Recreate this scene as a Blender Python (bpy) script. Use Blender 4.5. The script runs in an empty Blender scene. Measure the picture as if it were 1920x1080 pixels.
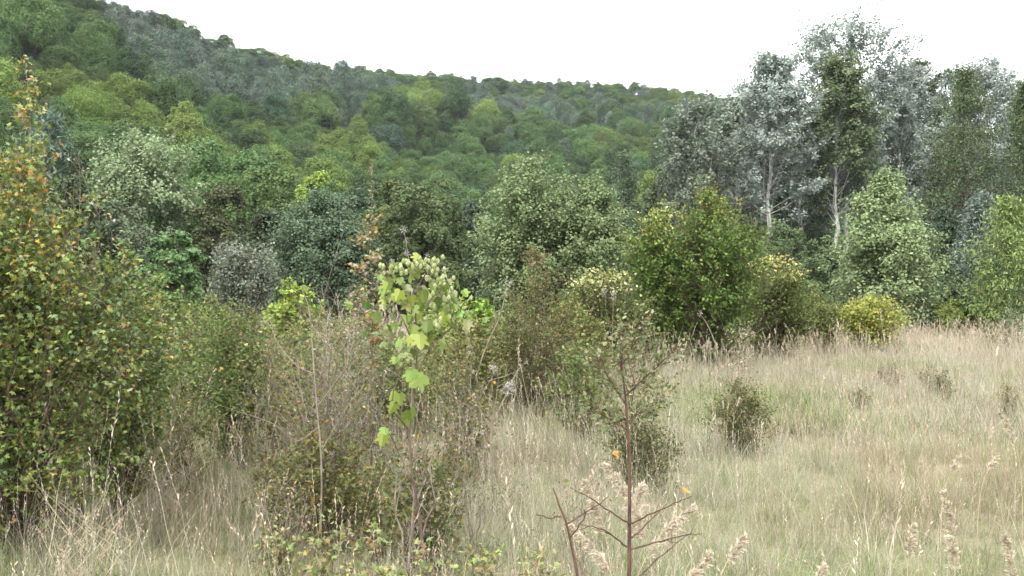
import bpy, math
import numpy as np

# ------------------------------------------------------------------ frame of reference
F, CX, HY, CZ = 1663.0, 960.0, 572.0, 1.65          # focal length in photo pixels, centre column, horizon row, eye height
S = bpy.context.scene
COL = S.collection
PI = math.pi
WORLD_LEVEL, SUN_E, EXPO, HAZE = 1.35, 1.5, 1.6, 0.0001


def X(px, d):
    return (px - CX) / F * d


def Zp(py, d):
    return CZ + (HY - py) / F * d


def nrm(a):
    return a / np.maximum(np.linalg.norm(a, axis=-1, keepdims=True), 1e-9)


# ------------------------------------------------------------------ value noise and terrain
_tab = np.random.default_rng(5).random((256, 256))


def vnoise(x, y):
    x = np.asarray(x, float); y = np.asarray(y, float)
    xi = np.floor(x).astype(int); yi = np.floor(y).astype(int)
    fx = x - xi; fy = y - yi
    fx = fx * fx * (3 - 2 * fx); fy = fy * fy * (3 - 2 * fy)
    g = lambda a, b: _tab[a & 255, b & 255]
    return (g(xi, yi) * (1 - fx) + g(xi + 1, yi) * fx) * (1 - fy) + (g(xi, yi + 1) * (1 - fx) + g(xi + 1, yi + 1) * fx) * fy


def fbm(x, y, o=3):
    s = 0; a = .5; t = 0
    for i in range(o):
        s = s + a * vnoise(x * 2 ** i + 17.3 * i, y * 2 ** i + 9.1 * i); t += a; a *= .5
    return s / t


U = [-700, -200, 0, 230, 400, 560, 700, 850, 1000, 1200, 1380, 1600, 1920, 2400, 3000]
BASE = [62, 66, 70, 76, 84, 92, 96, 100, 106, 116, 126, 140, 160, 180, 200]
RIDG = [215, 225, 235, 250, 285, 315, 345, 375, 405, 425, 440, 455, 470, 480, 490]
RY = [-120, -70, -28, 2, 66, 112, 132, 140, 145, 157, 180, 212, 268, 350, 430]


def height(x, y):
    x = np.asarray(x, float); y = np.asarray(y, float)
    d = np.hypot(x, y)
    az = np.clip(np.arctan2(x, np.maximum(y, 1e-3)), -.85, .85)
    u = CX + F * np.tan(az)
    b = np.interp(u, U, BASE); r = np.interp(u, U, RIDG); ry = np.interp(u, U, RY)
    zr = CZ + (HY - ry) / F * r * np.cos(az) - 6.5
    s = (d - b) / (r - b)
    sc = np.clip(s, 0, 1)
    h = zr * (.92 * sc ** 1.6 + .08 * sc)
    h = np.where(s > 1, zr - np.maximum(d - r - 32, 0) * .12, h)
    n = (fbm(x / 55, y / 55) - .5) * 8 * np.clip(s * 3, 0, 1) * np.clip((1.05 - s) * 4, 0, 1)
    # spur that runs down to the right across the slope
    spx = np.clip((u - 640) / 340, 0, 1)
    sd = 270 + 20 * spx
    spur = 7 * np.exp(-((d - sd) / 22) ** 2) * np.clip((u - 560) / 100, 0, 1) * np.clip((1010 - u) / 90, 0, 1)
    meadow = (fbm(x / 2.5 + 40, y / 2.5) - .5) * .16
    back = np.where(y < 0, 0, 1)
    return np.where(s > 0, h + n + spur, 0) * back + meadow


def ground_z(x, y):
    return float(height(np.array([x]), np.array([y]))[0])


# ------------------------------------------------------------------ mesh helpers
class Geo:
    """vertices, polygon batches and one colour per polygon"""

    def __init__(self):
        self.v = []; self.f = []; self.c = []; self.m = []; self.n = 0

    def add(self, V, Fc, col, mat=0):
        V = np.asarray(V, np.float32).reshape(-1, 3); Fc = np.asarray(Fc, np.int32)
        self.v.append(V); self.f.append(Fc + self.n); self.n += len(V)
        col = np.asarray(col, np.float32)
        if col.ndim == 1:
            col = np.tile(col, (len(Fc), 1))
        self.c.append(col); self.m.append(np.full(len(Fc), mat, np.int32))
        return self

    def join(self, g, mat=0):
        off = self.n
        self.v += g.v; self.f += [f + off for f in g.f]; self.c += g.c
        self.m += [np.full(len(f), mat, np.int32) for f in g.f]; self.n += g.n
        return self

    def mesh(self, name, mats, smooth=False):
        me = bpy.data.meshes.new(name)
        V = np.concatenate(self.v)
        me.vertices.add(len(V)); me.vertices.foreach_set('co', V.ravel())
        li = np.concatenate([f.ravel() for f in self.f])
        lens = np.concatenate([np.full(len(f), f.shape[1], np.int32) for f in self.f])
        me.loops.add(len(li)); me.loops.foreach_set('vertex_index', li.astype(np.int32))
        me.polygons.add(len(lens))
        me.polygons.foreach_set('loop_start', np.concatenate([[0], np.cumsum(lens)[:-1]]).astype(np.int32))
        for mt in mats:
            me.materials.append(mt)
        if len(mats) > 1:
            me.polygons.foreach_set('material_index', np.concatenate(self.m))
        if smooth:
            me.polygons.foreach_set('use_smooth', np.ones(len(lens), bool))
        c = np.concatenate(self.c)
        at = me.attributes.new('col', 'FLOAT_COLOR', 'FACE')
        at.data.foreach_set('color', np.concatenate([c, np.ones((len(c), 1), np.float32)], 1).ravel().astype(np.float32))
        me.update(calc_edges=True)
        return me


def tubes(P, R, k=5, col=(.2, .15, .1), g=None, cols=None):
    """P (B,n,3) polylines, R (B,n) radii"""
    g = g or Geo()
    P = np.asarray(P, float); R = np.asarray(R, float)
    if P.ndim == 2:
        P = P[None]
    R = R.reshape(len(P), -1)
    B, n, _ = P.shape
    T = nrm(np.gradient(P, axis=1))
    mean = nrm(T.mean(1))
    ref = np.where(np.abs(mean[:, 2:3]) > .8, np.array([[1., 0, 0]]), np.array([[0, 0, 1.]]))[:, None]
    A = nrm(np.cross(T, np.broadcast_to(ref, T.shape))); Bn = np.cross(T, A)
    an = np.arange(k) * 2 * PI / k
    V = P[:, :, None] + R[:, :, None, None] * (np.cos(an)[None, None, :, None] * A[:, :, None] + np.sin(an)[None, None, :, None] * Bn[:, :, None])
    idx = np.arange(B * n * k).reshape(B, n, k)
    a = idx[:, :-1]; b = idx[:, 1:]
    q = np.stack([a, np.roll(a, -1, 2), np.roll(b, -1, 2), b], -1)
    if cols is None:
        c = np.asarray(col, np.float32)
    else:
        c = np.repeat(np.asarray(cols, np.float32), (n - 1) * k, 0)
    g.add(V, q.reshape(-1, 4), c)
    return g


def half(pts, fold=.1, curl=0.):
    """leaf outline of the right half, mirrored: (verts, faces)"""
    r = [(x, y, -abs(x) * fold - curl * y * y) for x, y in pts]
    l = [(-x, y, -abs(x) * fold * 1.3 - curl * y * y) for x, y in pts]
    n = len(pts)
    return np.array(r + l), np.array([list(range(n)), list(range(2 * n - 1, n - 1, -1))])


OVAL = half([(0, 0), (.26, .22), (.33, .5), (.2, .82), (0, 1)], .25)
THORN = half([(0, 0), (.2, .25), (.42, .5), (.24, .62), (.2, .9), (0, 1)], .2)
MAPLE = half([(0, .04), (.40, -.02), (.25, .26), (.54, .60), (.20, .52), (.13, .78), (0, 1)], .3, .15)
HOP = half([(0, .10), (.13, -.04), (.30, -.02), (.46, .10), (.43, .30), (.30, .36), (.50, .48), (.56, .66), (.36, .66), (.24, .62), (.2, .82), (.1, .93), (0, 1.02)], .45, .25)
LANCE = half([(0, 0), (.11, .3), (.1, .65), (0, 1)], .3)
CARD = (np.array([(-.42, .05, 0), (.3, 0, .06), (.5, .55, 0), (.12, 1, .05), (-.45, .75, -.05)]), np.array([[0, 1, 2, 3, 4]]))
NEEDLE = (np.array([(-.16, 0, 0), (.16, 0, 0), (.1, .8, .05), (0, 1, 0), (-.1, .7, -.04)]), np.array([[0, 1, 2, 3, 4]]))


def leaves(g, tm, pos, yd, no, size, col, mat=0):
    tv, tf = tm
    y = nrm(yd); x = nrm(np.cross(y, no)); z = np.cross(x, y)
    N = len(pos)
    size = np.broadcast_to(size, (N,))
    V = pos[:, None] + size[:, None, None] * (tv[None, :, 0:1] * x[:, None] + tv[None, :, 1:2] * y[:, None] + tv[None, :, 2:3] * z[:, None])
    f = (np.arange(N)[:, None, None] * len(tv) + tf[None]).reshape(-1, tf.shape[1])
    g.add(V, f, np.repeat(np.broadcast_to(col, (N, 3)), len(tf), 0), mat)
    return g


def rv(r, n):
    return nrm(r.normal(size=(n, 3)))


def palette(r, n, cols, w=None, jit=.16):
    """one natural leaf colour each, drawn from a list of linear colours"""
    cols = np.array(cols, float)
    w = np.ones(len(cols)) if w is None else np.array(w, float)
    c = cols[r.choice(len(cols), n, p=w / w.sum())]
    return np.clip(c * np.exp(r.normal(0, jit, (n, 1))) * np.exp(r.normal(0, jit * .35, (n, 3))), .004, .9)


# ------------------------------------------------------------------ materials
def new_mat(name):
    m = bpy.data.materials.new(name); m.use_nodes = True
    nt = m.node_tree; nt.nodes.clear()
    return m, nt, nt.nodes.new('ShaderNodeOutputMaterial')


def leaf_mat(name, trans=.28, rough=.6, spec=.12):
    m, nt, out = new_mat(name)
    a = nt.nodes.new('ShaderNodeAttribute'); a.attribute_name = 'col'
    t = nt.nodes.new('ShaderNodeAttribute'); t.attribute_name = 'tint'; t.attribute_type = 'INSTANCER'
    mul = nt.nodes.new('ShaderNodeMix'); mul.data_type = 'RGBA'; mul.blend_type = 'MULTIPLY'; mul.inputs[0].default_value = 1
    nt.links.new(a.outputs['Color'], mul.inputs[6]); nt.links.new(t.outputs['Color'], mul.inputs[7])
    p = nt.nodes.new('ShaderNodeBsdfPrincipled'); p.inputs['Roughness'].default_value = rough
    p.inputs['Specular IOR Level'].default_value = spec
    tr = nt.nodes.new('ShaderNodeBsdfTranslucent')
    mix = nt.nodes.new('ShaderNodeMixShader'); mix.inputs[0].default_value = trans
    nt.links.new(mul.outputs[2], p.inputs['Base Color']); nt.links.new(mul.outputs[2], tr.inputs['Color'])
    nt.links.new(p.outputs[0], mix.inputs[1]); nt.links.new(tr.outputs[0], mix.inputs[2])
    nt.links.new(mix.outputs[0], out.inputs[0])
    return m


def bark_mat(name, c1, c2, scale=6, stretch=(1, 1, .25), rough=.85):
    m, nt, out = new_mat(name)
    tc = nt.nodes.new('ShaderNodeTexCoord'); mp = nt.nodes.new('ShaderNodeMapping'); mp.inputs['Scale'].default_value = stretch
    no = nt.nodes.new('ShaderNodeTexNoise'); no.inputs['Scale'].default_value = scale; no.inputs['Detail'].default_value = 5
    rp = nt.nodes.new('ShaderNodeValToRGB')
    rp.color_ramp.elements[0].position = .35; rp.color_ramp.elements[0].color = (*c1, 1)
    rp.color_ramp.elements[1].position = .65; rp.color_ramp.elements[1].color = (*c2, 1)
    p = nt.nodes.new('ShaderNodeBsdfPrincipled'); p.inputs['Roughness'].default_value = rough
    bp = nt.nodes.new('ShaderNodeBump'); bp.inputs['Strength'].default_value = .4; bp.inputs['Distance'].default_value = .02
    L = nt.links.new
    L(tc.outputs['Object'], mp.inputs[0]); L(mp.outputs[0], no.inputs['Vector']); L(no.outputs['Fac'], rp.inputs[0])
    L(rp.outputs[0], p.inputs['Base Color']); L(no.outputs['Fac'], bp.inputs['Height']); L(bp.outputs[0], p.inputs['Normal'])
    L(p.outputs[0], out.inputs[0])
    return m


M_LEAF = leaf_mat('leaf')
M_GLOSS = leaf_mat('glossy_leaf', .25, .45, .3)
M_NEEDLE = leaf_mat('needle', .12, .6, .2)
M_GRASS = leaf_mat('grass_blade', .3, .6, .2)
M_BARK = bark_mat('brown_bark', (.045, .033, .024), (.12, .09, .065))
M_TWIG = bark_mat('reddish_twig', (.05, .032, .022), (.13, .085, .055), 30)
M_GREYTWIG = bark_mat('grey_twig', (.10, .08, .062), (.25, .20, .16), 30)
M_REDSTEM = bark_mat('red_brown_stem', (.04, .019, .013), (.11, .055, .036), 60)
M_POPLAR = bark_mat('pale_poplar_bark', (.24, .235, .215), (.54, .53, .51), 3, (1, 1, .5))
M_STRAW = bark_mat('straw_stem', (.3, .23, .14), (.5, .42, .28), 30)

# ------------------------------------------------------------------ object helpers


def tag(o, label=None, cat=None, group=None, kind=None):
    if label: o['label'] = label
    if cat: o['category'] = cat
    if group: o['group'] = group
    if kind: o['kind'] = kind
    return o


def link(name, me, parent=None, tint=(1, 1, 1)):
    o = bpy.data.objects.new(name, me); COL.objects.link(o)
    o['tint'] = [float(t) for t in tint]
    if parent: o.parent = parent
    return o


def root(name, label, cat, loc, group=None, rz=0, sc=(1, 1, 1)):
    o = bpy.data.objects.new(name, None); COL.objects.link(o); o.empty_display_size = .2
    o.location = loc; o.rotation_euler = (0, 0, rz); o.scale = sc
    return tag(o, label, cat, group)


def at(px, d, dz=0):
    x = X(px, d)
    return (x, d, ground_z(x, d) + dz)


# ------------------------------------------------------------------ growing plants
def walk(p, d, L, n, r, up=0., wob=.1):
    """batch of wobbling polylines: p (B,3), d (B,3), L (B,) -> (B,n+1,3)"""
    B = len(p); pts = [p]; d = nrm(d); p = p.copy()
    for i in range(n):
        d = nrm(d + np.array([0, 0, up / n]) + r.normal(0, wob, (B, 3)))
        p = p + d * (L / n)[:, None]; pts.append(p)
    return np.stack(pts, 1)


def along(P, t):
    """points and directions at fractions t (B,m) of polylines P (B,n,3)"""
    B, n, _ = P.shape
    f = np.clip(t, 0, .9999) * (n - 1); i = f.astype(int); u = (f - i)[..., None]
    b = np.arange(B)[:, None]
    a0 = P[b, i]; a1 = P[b, i + 1]
    return a0 * (1 - u) + a1 * u, nrm(a1 - a0)


def grow(seed, H, R, prof, ns=5, nb=20, nt=6, nl=8, ls=.035, tm=OVAL, cols=((.08, .12, .03),), w=None, jit=.18,
         up=.45, curve=.2, tlen=.22, stem_r=.012, t0=.08, tl0=.2, topk=.7, scat=.6, flat=1., droop=0., stem_wob=.05,
         clump=.6, rag=.4, patch=0, coh=0., bw=.42, openf=0., lean=(0, 0), ks=6, sub=True, lfrac=1., tipcols=None, base=.06, onestem=False, leafy_stem=0):
    """stems -> branches -> twigs -> leaves inside the radius profile prof [(height fraction, radius fraction)].
    returns (branch Geo, foliage Geo)"""
    r = np.random.default_rng(seed)
    pt = np.array([a for a, b in prof]); pr = np.array([b for a, b in prof])
    wood = Geo(); fol = Geo()
    az = r.random() * 6.28 + np.arange(ns) * 2.4
    rad = np.sqrt(np.linspace(0, 1, ns)) * R * topk * np.interp(.75, pt, pr)
    top = np.stack([np.cos(az) * rad, np.sin(az) * rad, H * np.where(np.arange(ns) == 0, 1, r.uniform(.72, .99, ns))], 1)
    if ns > 1:   # shorter stems towards the outside
        top[:, 2] = H * (1 - .5 * (rad / max(rad.max(), 1e-6)) ** 1.5 * (1 - np.interp(.75, pt, pr) * .5)) * r.uniform(.9, 1.02, ns)
        top[0, 2] = H
    top[:, 0] += lean[0]; top[:, 1] += lean[1]
    b0 = np.stack([np.cos(az) * base * R * (ns > 1), np.sin(az) * base * R * (ns > 1), np.full(ns, -.03)], 1)
    m = b0 * .55 + top * .45; m[:, :2] = b0[:, :2] * .5 + top[:, :2] * (.35 if ns > 1 else .5)
    n = 11; s = np.linspace(0, 1, n)[None, :, None]
    SP = (1 - s) ** 2 * b0[:, None] + 2 * s * (1 - s) * m[:, None] + s ** 2 * top[:, None]
    wobb = r.normal(0, stem_wob * R, SP.shape) * np.minimum(s * 3, 1); wobb[..., 2] *= .2
    SP = SP + wobb
    sr = stem_r * (1 - .88 * s[..., 0]) * r.uniform(.7, 1.1, (ns, 1))
    tubes(SP, sr, ks, g=wood)
    # branches
    t = t0 + (1 - t0) * (np.arange(nb)[None] + r.random((ns, nb))) / nb
    bp, bd = along(SP, t)
    bp = bp.reshape(-1, 3)
    ba = (np.arange(nb)[None] * 2.399 + r.normal(0, .5, (ns, nb)) + r.random((ns, 1)) * 6.28).ravel()
    outw = np.stack([np.cos(ba), np.sin(ba)], 1)
    env = R * np.interp(bp[:, 2] / H, pt, pr) * r.uniform(1 - rag, 1.1 + rag * .35, len(bp))
    ctr = bp[:, :2] - np.array(lean) * (bp[:, 2:3] / H)
    dot = (ctr * outw).sum(1); disc = np.maximum(dot ** 2 + env ** 2 - (ctr ** 2).sum(1), 0)
    L = np.clip(-dot + np.sqrt(disc), .10 * R, None)
    el = up + r.normal(0, .18, len(bp))
    dd = np.stack([outw[:, 0] * np.cos(el), outw[:, 1] * np.cos(el), np.sin(el)], 1)
    L = L / np.maximum(np.cos(el), .45) * .97
    BP = walk(bp, dd, L, 5, r, curve, .09)
    br = np.clip(bw * stem_r * (1 - .75 * t.ravel()), .0016 * max(1, H / 4), None)
    tubes(BP, br[:, None] * np.linspace(1, .3, 6)[None], 4 if H < 5 else 4, g=wood)
    # twigs
    tt = tl0 + (1 - tl0) * (np.arange(nt)[None] + r.random((len(BP), nt))) / nt
    tp, td = along(BP, tt)
    tp = tp.reshape(-1, 3); td = td.reshape(-1, 3)
    tdir = nrm(td * .7 + rv(r, len(tp)) * np.array([1, 1, flat]) * .85 + np.array([0, 0, .15 - droop]))
    tL = np.minimum(tlen * R * r.uniform(.5, 1.25, len(tp)), np.repeat(np.maximum(L, .15 * R), nt) * .8)
    TP = walk(tp, tdir, tL, 2, r, -droop * .5, .12)
    if sub:
        tr = np.repeat(br * .35, nt)
        tubes(TP, tr[:, None] * np.array([1, .7, .35])[None], 3, g=wood)
    # leaves
    lt = (np.arange(nl)[None] + r.random((len(TP), nl))) / nl
    lp, ld = along(TP, lt)
    lp = lp.reshape(-1, 3); ld = ld.reshape(-1, 3)
    q = lp / (R * .42); kk = r.normal(0, 1, (5, 3)) * np.array([1, 1, .8]) * 1.5
    nzz = np.sin(q @ kk.T + r.random(5) * 6.28).sum(1)
    soft = np.abs(r.normal(0, .06, len(lp)))
    inside = (lp[:, 2] < H * (1.0 + soft)) & (np.linalg.norm(lp[:, :2] - np.array(lean) * (lp[:, 2:3] / H), axis=1) < (1.1 + soft * 3) * R * np.interp(lp[:, 2] / H - soft, pt, pr) + .1 * R)
    keep = inside & (r.random(len(lp)) < lfrac * np.where(nzz > -.4, 1, 1 - clump))
    if openf > 0:
        keep &= ~((lp[:, 1] < 0) & (np.abs(lp[:, 0]) < R * .3) & (lp[:, 2] < H * openf) & (r.random(len(lp)) < .93))
    cb = np.repeat(BP[:, 3], nt * nl, 0)[keep]
    lp = lp[keep]; ld = ld[keep]
    N = len(lp)
    off = r.normal(0, 1, (N, 3)) * ls * scat
    yd = nrm(ld * .5 + rv(r, N) * .9 + np.array([0, 0, -.15 - droop]))
    no = nrm(np.array([0, 0, .9]) + r.normal(0, .55, (N, 3)))
    if coh:
        no = nrm(coh * nrm(lp - cb + np.array([0, 0, .02 * H])) + np.array([0, 0, .45]) + r.normal(0, .33, (N, 3)))
    c = palette(r, N, cols, w, jit)
    if patch:      # autumn colour comes branch by branch
        k2 = r.normal(0, 1, (4, 3)) * 2.2; f2 = np.sin((lp / (R * .3)) @ k2.T + r.random(4) * 6.28).sum(1)
        sel = (f2 < .9) & (r.random(N) < .9)
        c[sel] = palette(r, int(sel.sum()), cols[:patch], None if w is None else w[:patch], jit)
    if tipcols is not None:      # (height fraction, colours, chance)
        h0, tc_, ch = tipcols
        sel = (lp[:, 2] / H > h0 + r.normal(0, .06, N)) & (r.random(N) < ch)
        c[sel] = palette(r, int(sel.sum()), tc_, None, jit)
    leaves(fol, tm, lp + off, yd, no, ls * r.uniform(.6, 1.25, N), c)
    return wood, fol


def blob_crown(seed, rx, rz, cz, nblob=26, br=.36, nleaf=4200, ls=.4, jit=.16, tm=CARD, cols=((1, 1, 1),), w=None, zlo=-.6, upb=.35, nb2=.5, taper=0.):
    """broadleaf crown as many leafy masses round an ellipsoid; returns foliage Geo and blob centres"""
    r = np.random.default_rng(seed)
    k = np.arange(nblob) + .5
    cosz = zlo + (1 - zlo) * k / nblob
    ph = k * 2.399 + r.normal(0, .35, nblob)
    sn = np.sqrt(1 - np.clip(cosz, -1, 1) ** 2)
    dirs = np.stack([sn * np.cos(ph), sn * np.sin(ph), cosz], 1)
    rad = rx * br * r.uniform(.5, 1.4, nblob)
    ext = np.array([rx, rx, rz])
    C = dirs * (ext - rad[:, None] * .8) * r.uniform(.55, 1.12, (nblob, 1))
    C[:, :2] *= (1 - taper * np.clip((C[:, 2:3] / rz + .75) / 1.75, 0, 1)) * (1 + taper * .25)
    C = np.concatenate([C, r.normal(0, .25, (4, 3)) * ext * .8]); rad = np.concatenate([rad, np.full(4, rx * .4)])
    q = rad ** 2; b = r.choice(len(C), int(nleaf * 1.7), p=q / q.sum())
    d = nrm(rv(r, len(b)) + np.array([0, 0, upb]) + nrm(C[b]) * nb2)
    lump = 1 + .22 * np.sin(d[:, 0] * 7 + b) * np.sin(d[:, 1] * 6 + 2 * b)
    p = C[b] + d * (rad[b] * lump * np.clip(r.normal(.95, .15, len(b)), .45, 1.35))[:, None]
    D = np.linalg.norm(p[:, None] - C[None], axis=2) / rad[None]
    D[np.arange(len(b)), b] = 9
    ok = D.min(1) > .72
    p = p[ok][:nleaf]; d = d[ok][:nleaf]; N = len(p)
    no = nrm(d * .9 + r.normal(0, .55, (N, 3)) + np.array([0, 0, .4])); yd = nrm(np.cross(no, rv(r, N)) + np.array([0, 0, -.15]))
    g = leaves(Geo(), tm, p + np.array([0, 0, cz]), yd, no, ls * r.uniform(.55, 1.3, N), palette(r, N, cols, w, jit))
    return g, C + np.array([0, 0, cz])


def trunk_geo(seed, H, r0, targets=None, h0=.3, lean=.02):
    r = np.random.default_rng(seed)
    s = np.linspace(0, 1, 9)
    P = np.stack([np.cumsum(r.normal(0, lean * H / 9, 9)), np.cumsum(r.normal(0, lean * H / 9, 9)), s * H - .15], 1); P[:, :2] -= P[0, :2]
    R = r0 * (1 - .8 * s); R[0] *= 1.35
    g = tubes(P, R, 7)
    if targets is not None and len(targets):
        tb = []
        for t in targets:
            f = np.clip((t[2] / H) * r.uniform(.45, .75), h0 * .8, .95)
            a = np.array([np.interp(f, s, P[:, i]) for i in range(3)])
            m = a * .5 + t * .5 + np.array([0, 0, .04 * H]) * r.normal(.3, .6)
            u = np.linspace(0, 1, 5)[:, None]
            tb.append((1 - u) ** 2 * a + 2 * u * (1 - u) * m + u ** 2 * t)
        tubes(np.array(tb), r0 * .3 * np.linspace(1, .25, 5)[None] * r.uniform(.6, 1.2, (len(tb), 1)), 4, g=g)
    return g


# ------------------------------------------------------------------ the ground: one sheet, meadow and hill
def build_ground():
    rs = np.concatenate([[0.0], np.geomspace(.6, 60, 60), np.linspace(63, 520, 130), [560, 620, 700, 850, 1100]])
    na = 220
    front = np.linspace(-.95, .95, na - 40); backa = np.linspace(.95, 2 * PI - .95, 42)[1:-1]
    an = np.concatenate([front, backa])
    Rr, A = np.meshgrid(rs, an, indexing='ij')
    x = Rr * np.sin(A); y = Rr * np.cos(A)
    z = height(x, y)
    n = len(an)
    idx = np.arange(len(rs) * n).reshape(len(rs), n)
    a = idx[:-1]; b = idx[1:]
    q = np.stack([a, np.roll(a, -1, 1), np.roll(b, -1, 1), b], -1).reshape(-1, 4)[:, ::-1]
    az = np.clip(A, -.85, .85)
    u = CX + F * np.tan(np.where(np.abs(A) > 1.2, 0, az)); bs = np.interp(u, U, BASE)
    g = Geo().add(np.stack([x, y, z], -1), q, (1, 1, 1))
    m, nt, out = new_mat('soil_and_litter')
    L = nt.links.new
    tc = nt.nodes.new('ShaderNodeTexCoord')
    n1 = nt.nodes.new('ShaderNodeTexNoise'); n1.inputs['Scale'].default_value = .35; n1.inputs['Detail'].default_value = 8; n1.inputs['Roughness'].default_value = .7
    n2 = nt.nodes.new('ShaderNodeTexNoise'); n2.inputs['Scale'].default_value = 30; n2.inputs['Detail'].default_value = 5
    L(tc.outputs['Object'], n1.inputs['Vector']); L(tc.outputs['Object'], n2.inputs['Vector'])
    r1 = nt.nodes.new('ShaderNodeValToRGB'); e = r1.color_ramp.elements
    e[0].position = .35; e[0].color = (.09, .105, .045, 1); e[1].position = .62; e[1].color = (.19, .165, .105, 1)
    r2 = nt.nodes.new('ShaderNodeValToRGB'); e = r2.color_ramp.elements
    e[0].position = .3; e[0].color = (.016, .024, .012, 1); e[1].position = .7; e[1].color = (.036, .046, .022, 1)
    L(n1.outputs['Fac'], r1.inputs[0]); L(n2.outputs['Fac'], r2.inputs[0])
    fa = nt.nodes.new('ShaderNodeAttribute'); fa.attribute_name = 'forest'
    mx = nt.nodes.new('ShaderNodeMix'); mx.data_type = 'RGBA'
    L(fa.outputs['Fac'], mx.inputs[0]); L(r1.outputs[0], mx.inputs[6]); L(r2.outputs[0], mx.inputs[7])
    mu = nt.nodes.new('ShaderNodeMix'); mu.data_type = 'RGBA'; mu.blend_type = 'OVERLAY'; mu.inputs[0].default_value = .5
    L(mx.outputs[2], mu.inputs[6]); L(n2.outputs['Fac'], mu.inputs[7])
    p = nt.nodes.new('ShaderNodeBsdfPrincipled'); p.inputs['Roughness'].default_value = 1; p.inputs['Specular IOR Level'].default_value = .1
    bp = nt.nodes.new('ShaderNodeBump'); bp.inputs['Distance'].default_value = .05; bp.inputs['Strength'].default_value = .7
    L(n2.outputs['Fac'], bp.inputs['Height']); L(bp.outputs[0], p.inputs['Normal'])
    L(mu.outputs[2], p.inputs['Base Color']); L(p.outputs[0], out.inputs[0])
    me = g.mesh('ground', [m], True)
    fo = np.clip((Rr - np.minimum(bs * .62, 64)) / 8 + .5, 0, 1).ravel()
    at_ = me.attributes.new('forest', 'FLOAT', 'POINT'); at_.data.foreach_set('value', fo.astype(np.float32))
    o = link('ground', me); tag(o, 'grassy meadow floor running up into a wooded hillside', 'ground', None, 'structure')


build_ground()

# ------------------------------------------------------------------ scattering of uncountable stuff


def scatter(name, protos, pts, rot, scl, tint, pick, label, cat):
    """one object: instances of the given meshes on points"""
    pc = bpy.data.collections.new(name + '_kinds')
    for i, me in enumerate(protos):
        o = bpy.data.objects.new('%s_kind_%02d' % (name, i), me); pc.objects.link(o)
    me = bpy.data.meshes.new(name); n = len(pts)
    me.vertices.add(n); me.vertices.foreach_set('co', np.asarray(pts, np.float32).ravel())
    for nm, ty, dat, key in (('rot', 'FLOAT_VECTOR', rot, 'vector'), ('scl', 'FLOAT_VECTOR', scl, 'vector')):
        a = me.attributes.new(nm, ty, 'POINT'); a.data.foreach_set(key, np.asarray(dat, np.float32).ravel())
    a = me.attributes.new('tint', 'FLOAT_COLOR', 'POINT')
    a.data.foreach_set('color', np.concatenate([tint, np.ones((n, 1))], 1).astype(np.float32).ravel())
    a = me.attributes.new('pick', 'INT', 'POINT'); a.data.foreach_set('value', np.asarray(pick, np.int32))
    me.update()
    o = bpy.data.objects.new(name, me); COL.objects.link(o); tag(o, label, cat, None, 'stuff')
    ng = bpy.data.node_groups.new(name, 'GeometryNodeTree')
    ng.interface.new_socket('Geometry', in_out='INPUT', socket_type='NodeSocketGeometry')
    ng.interface.new_socket('Geometry', in_out='OUTPUT', socket_type='NodeSocketGeometry')
    N = ng.nodes; gi = N.new('NodeGroupInput'); go = N.new('NodeGroupOutput')
    ci = N.new('GeometryNodeCollectionInfo'); ci.inputs['Collection'].default_value = pc
    ci.inputs['Separate Children'].default_value = True; ci.inputs['Reset Children'].default_value = True
    ip = N.new('GeometryNodeInstanceOnPoints'); ip.inputs['Pick Instance'].default_value = True

    def na(nm, ty):
        a = N.new('GeometryNodeInputNamedAttribute'); a.data_type = ty; a.inputs['Name'].default_value = nm
        return a.outputs['Attribute']
    er = N.new('FunctionNodeEulerToRotation')
    L = ng.links.new
    L(gi.outputs[0], ip.inputs['Points']); L(ci.outputs[0], ip.inputs['Instance'])
    L(na('pick', 'INT'), ip.inputs['Instance Index']); L(na('rot', 'FLOAT_VECTOR'), er.inputs[0]); L(er.outputs[0], ip.inputs['Rotation'])
    L(na('scl', 'FLOAT_VECTOR'), ip.inputs['Scale']); L(ip.outputs[0], go.inputs[0])
    md = o.modifiers.new('scatter', 'NODES'); md.node_group = ng
    return o


# ------------------------------------------------------------------ the wooded hill
rg = np.random.default_rng(11)
GREEN = [(1, 1, 1), (.92, 1.0, 1.05), (1.05, 1.03, .88)]
broad = []      # (crown geo, trunk geo)
for i in range(7):
    rx = [1, 1.05, .86, 1.1, .9, 1.0, .82][i] * 3.9; rz = [1, .85, 1.25, .95, 1.15, .8, 1.35][i] * 4.0
    cz = 5.2 + rz * .35
    cr, cen = blob_crown(100 + i, rx, rz, cz, 34 + 3 * i, .31, 16000, .175, .12, cols=GREEN)
    tk = trunk_geo(200 + i, cz + rz * .3, .2, cen[::3])
    broad.append((cr, tk))
pines = []
for i in range(5):
    H = [9.5, 10.5, 9, 11, 10][i]; R = [2.5, 2.3, 2.7, 2.4, 2.8][i]
    wd, fo = grow(300 + i, H, R, [(0, .6), (.2, .95), (.45, 1), (.72, .9), (.9, .6), (1, .25)], 1, 60, 8, 12, .34, NEEDLE,
                  [(1, 1, 1), (.85, .95, 1), (1.15, 1.1, 1.0)], None, .2, up=.25, curve=.5, tlen=.3, stem_r=.14, t0=.07, tl0=.2, scat=.8, clump=.35, sub=False)
    pines.append((fo, wd))

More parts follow.
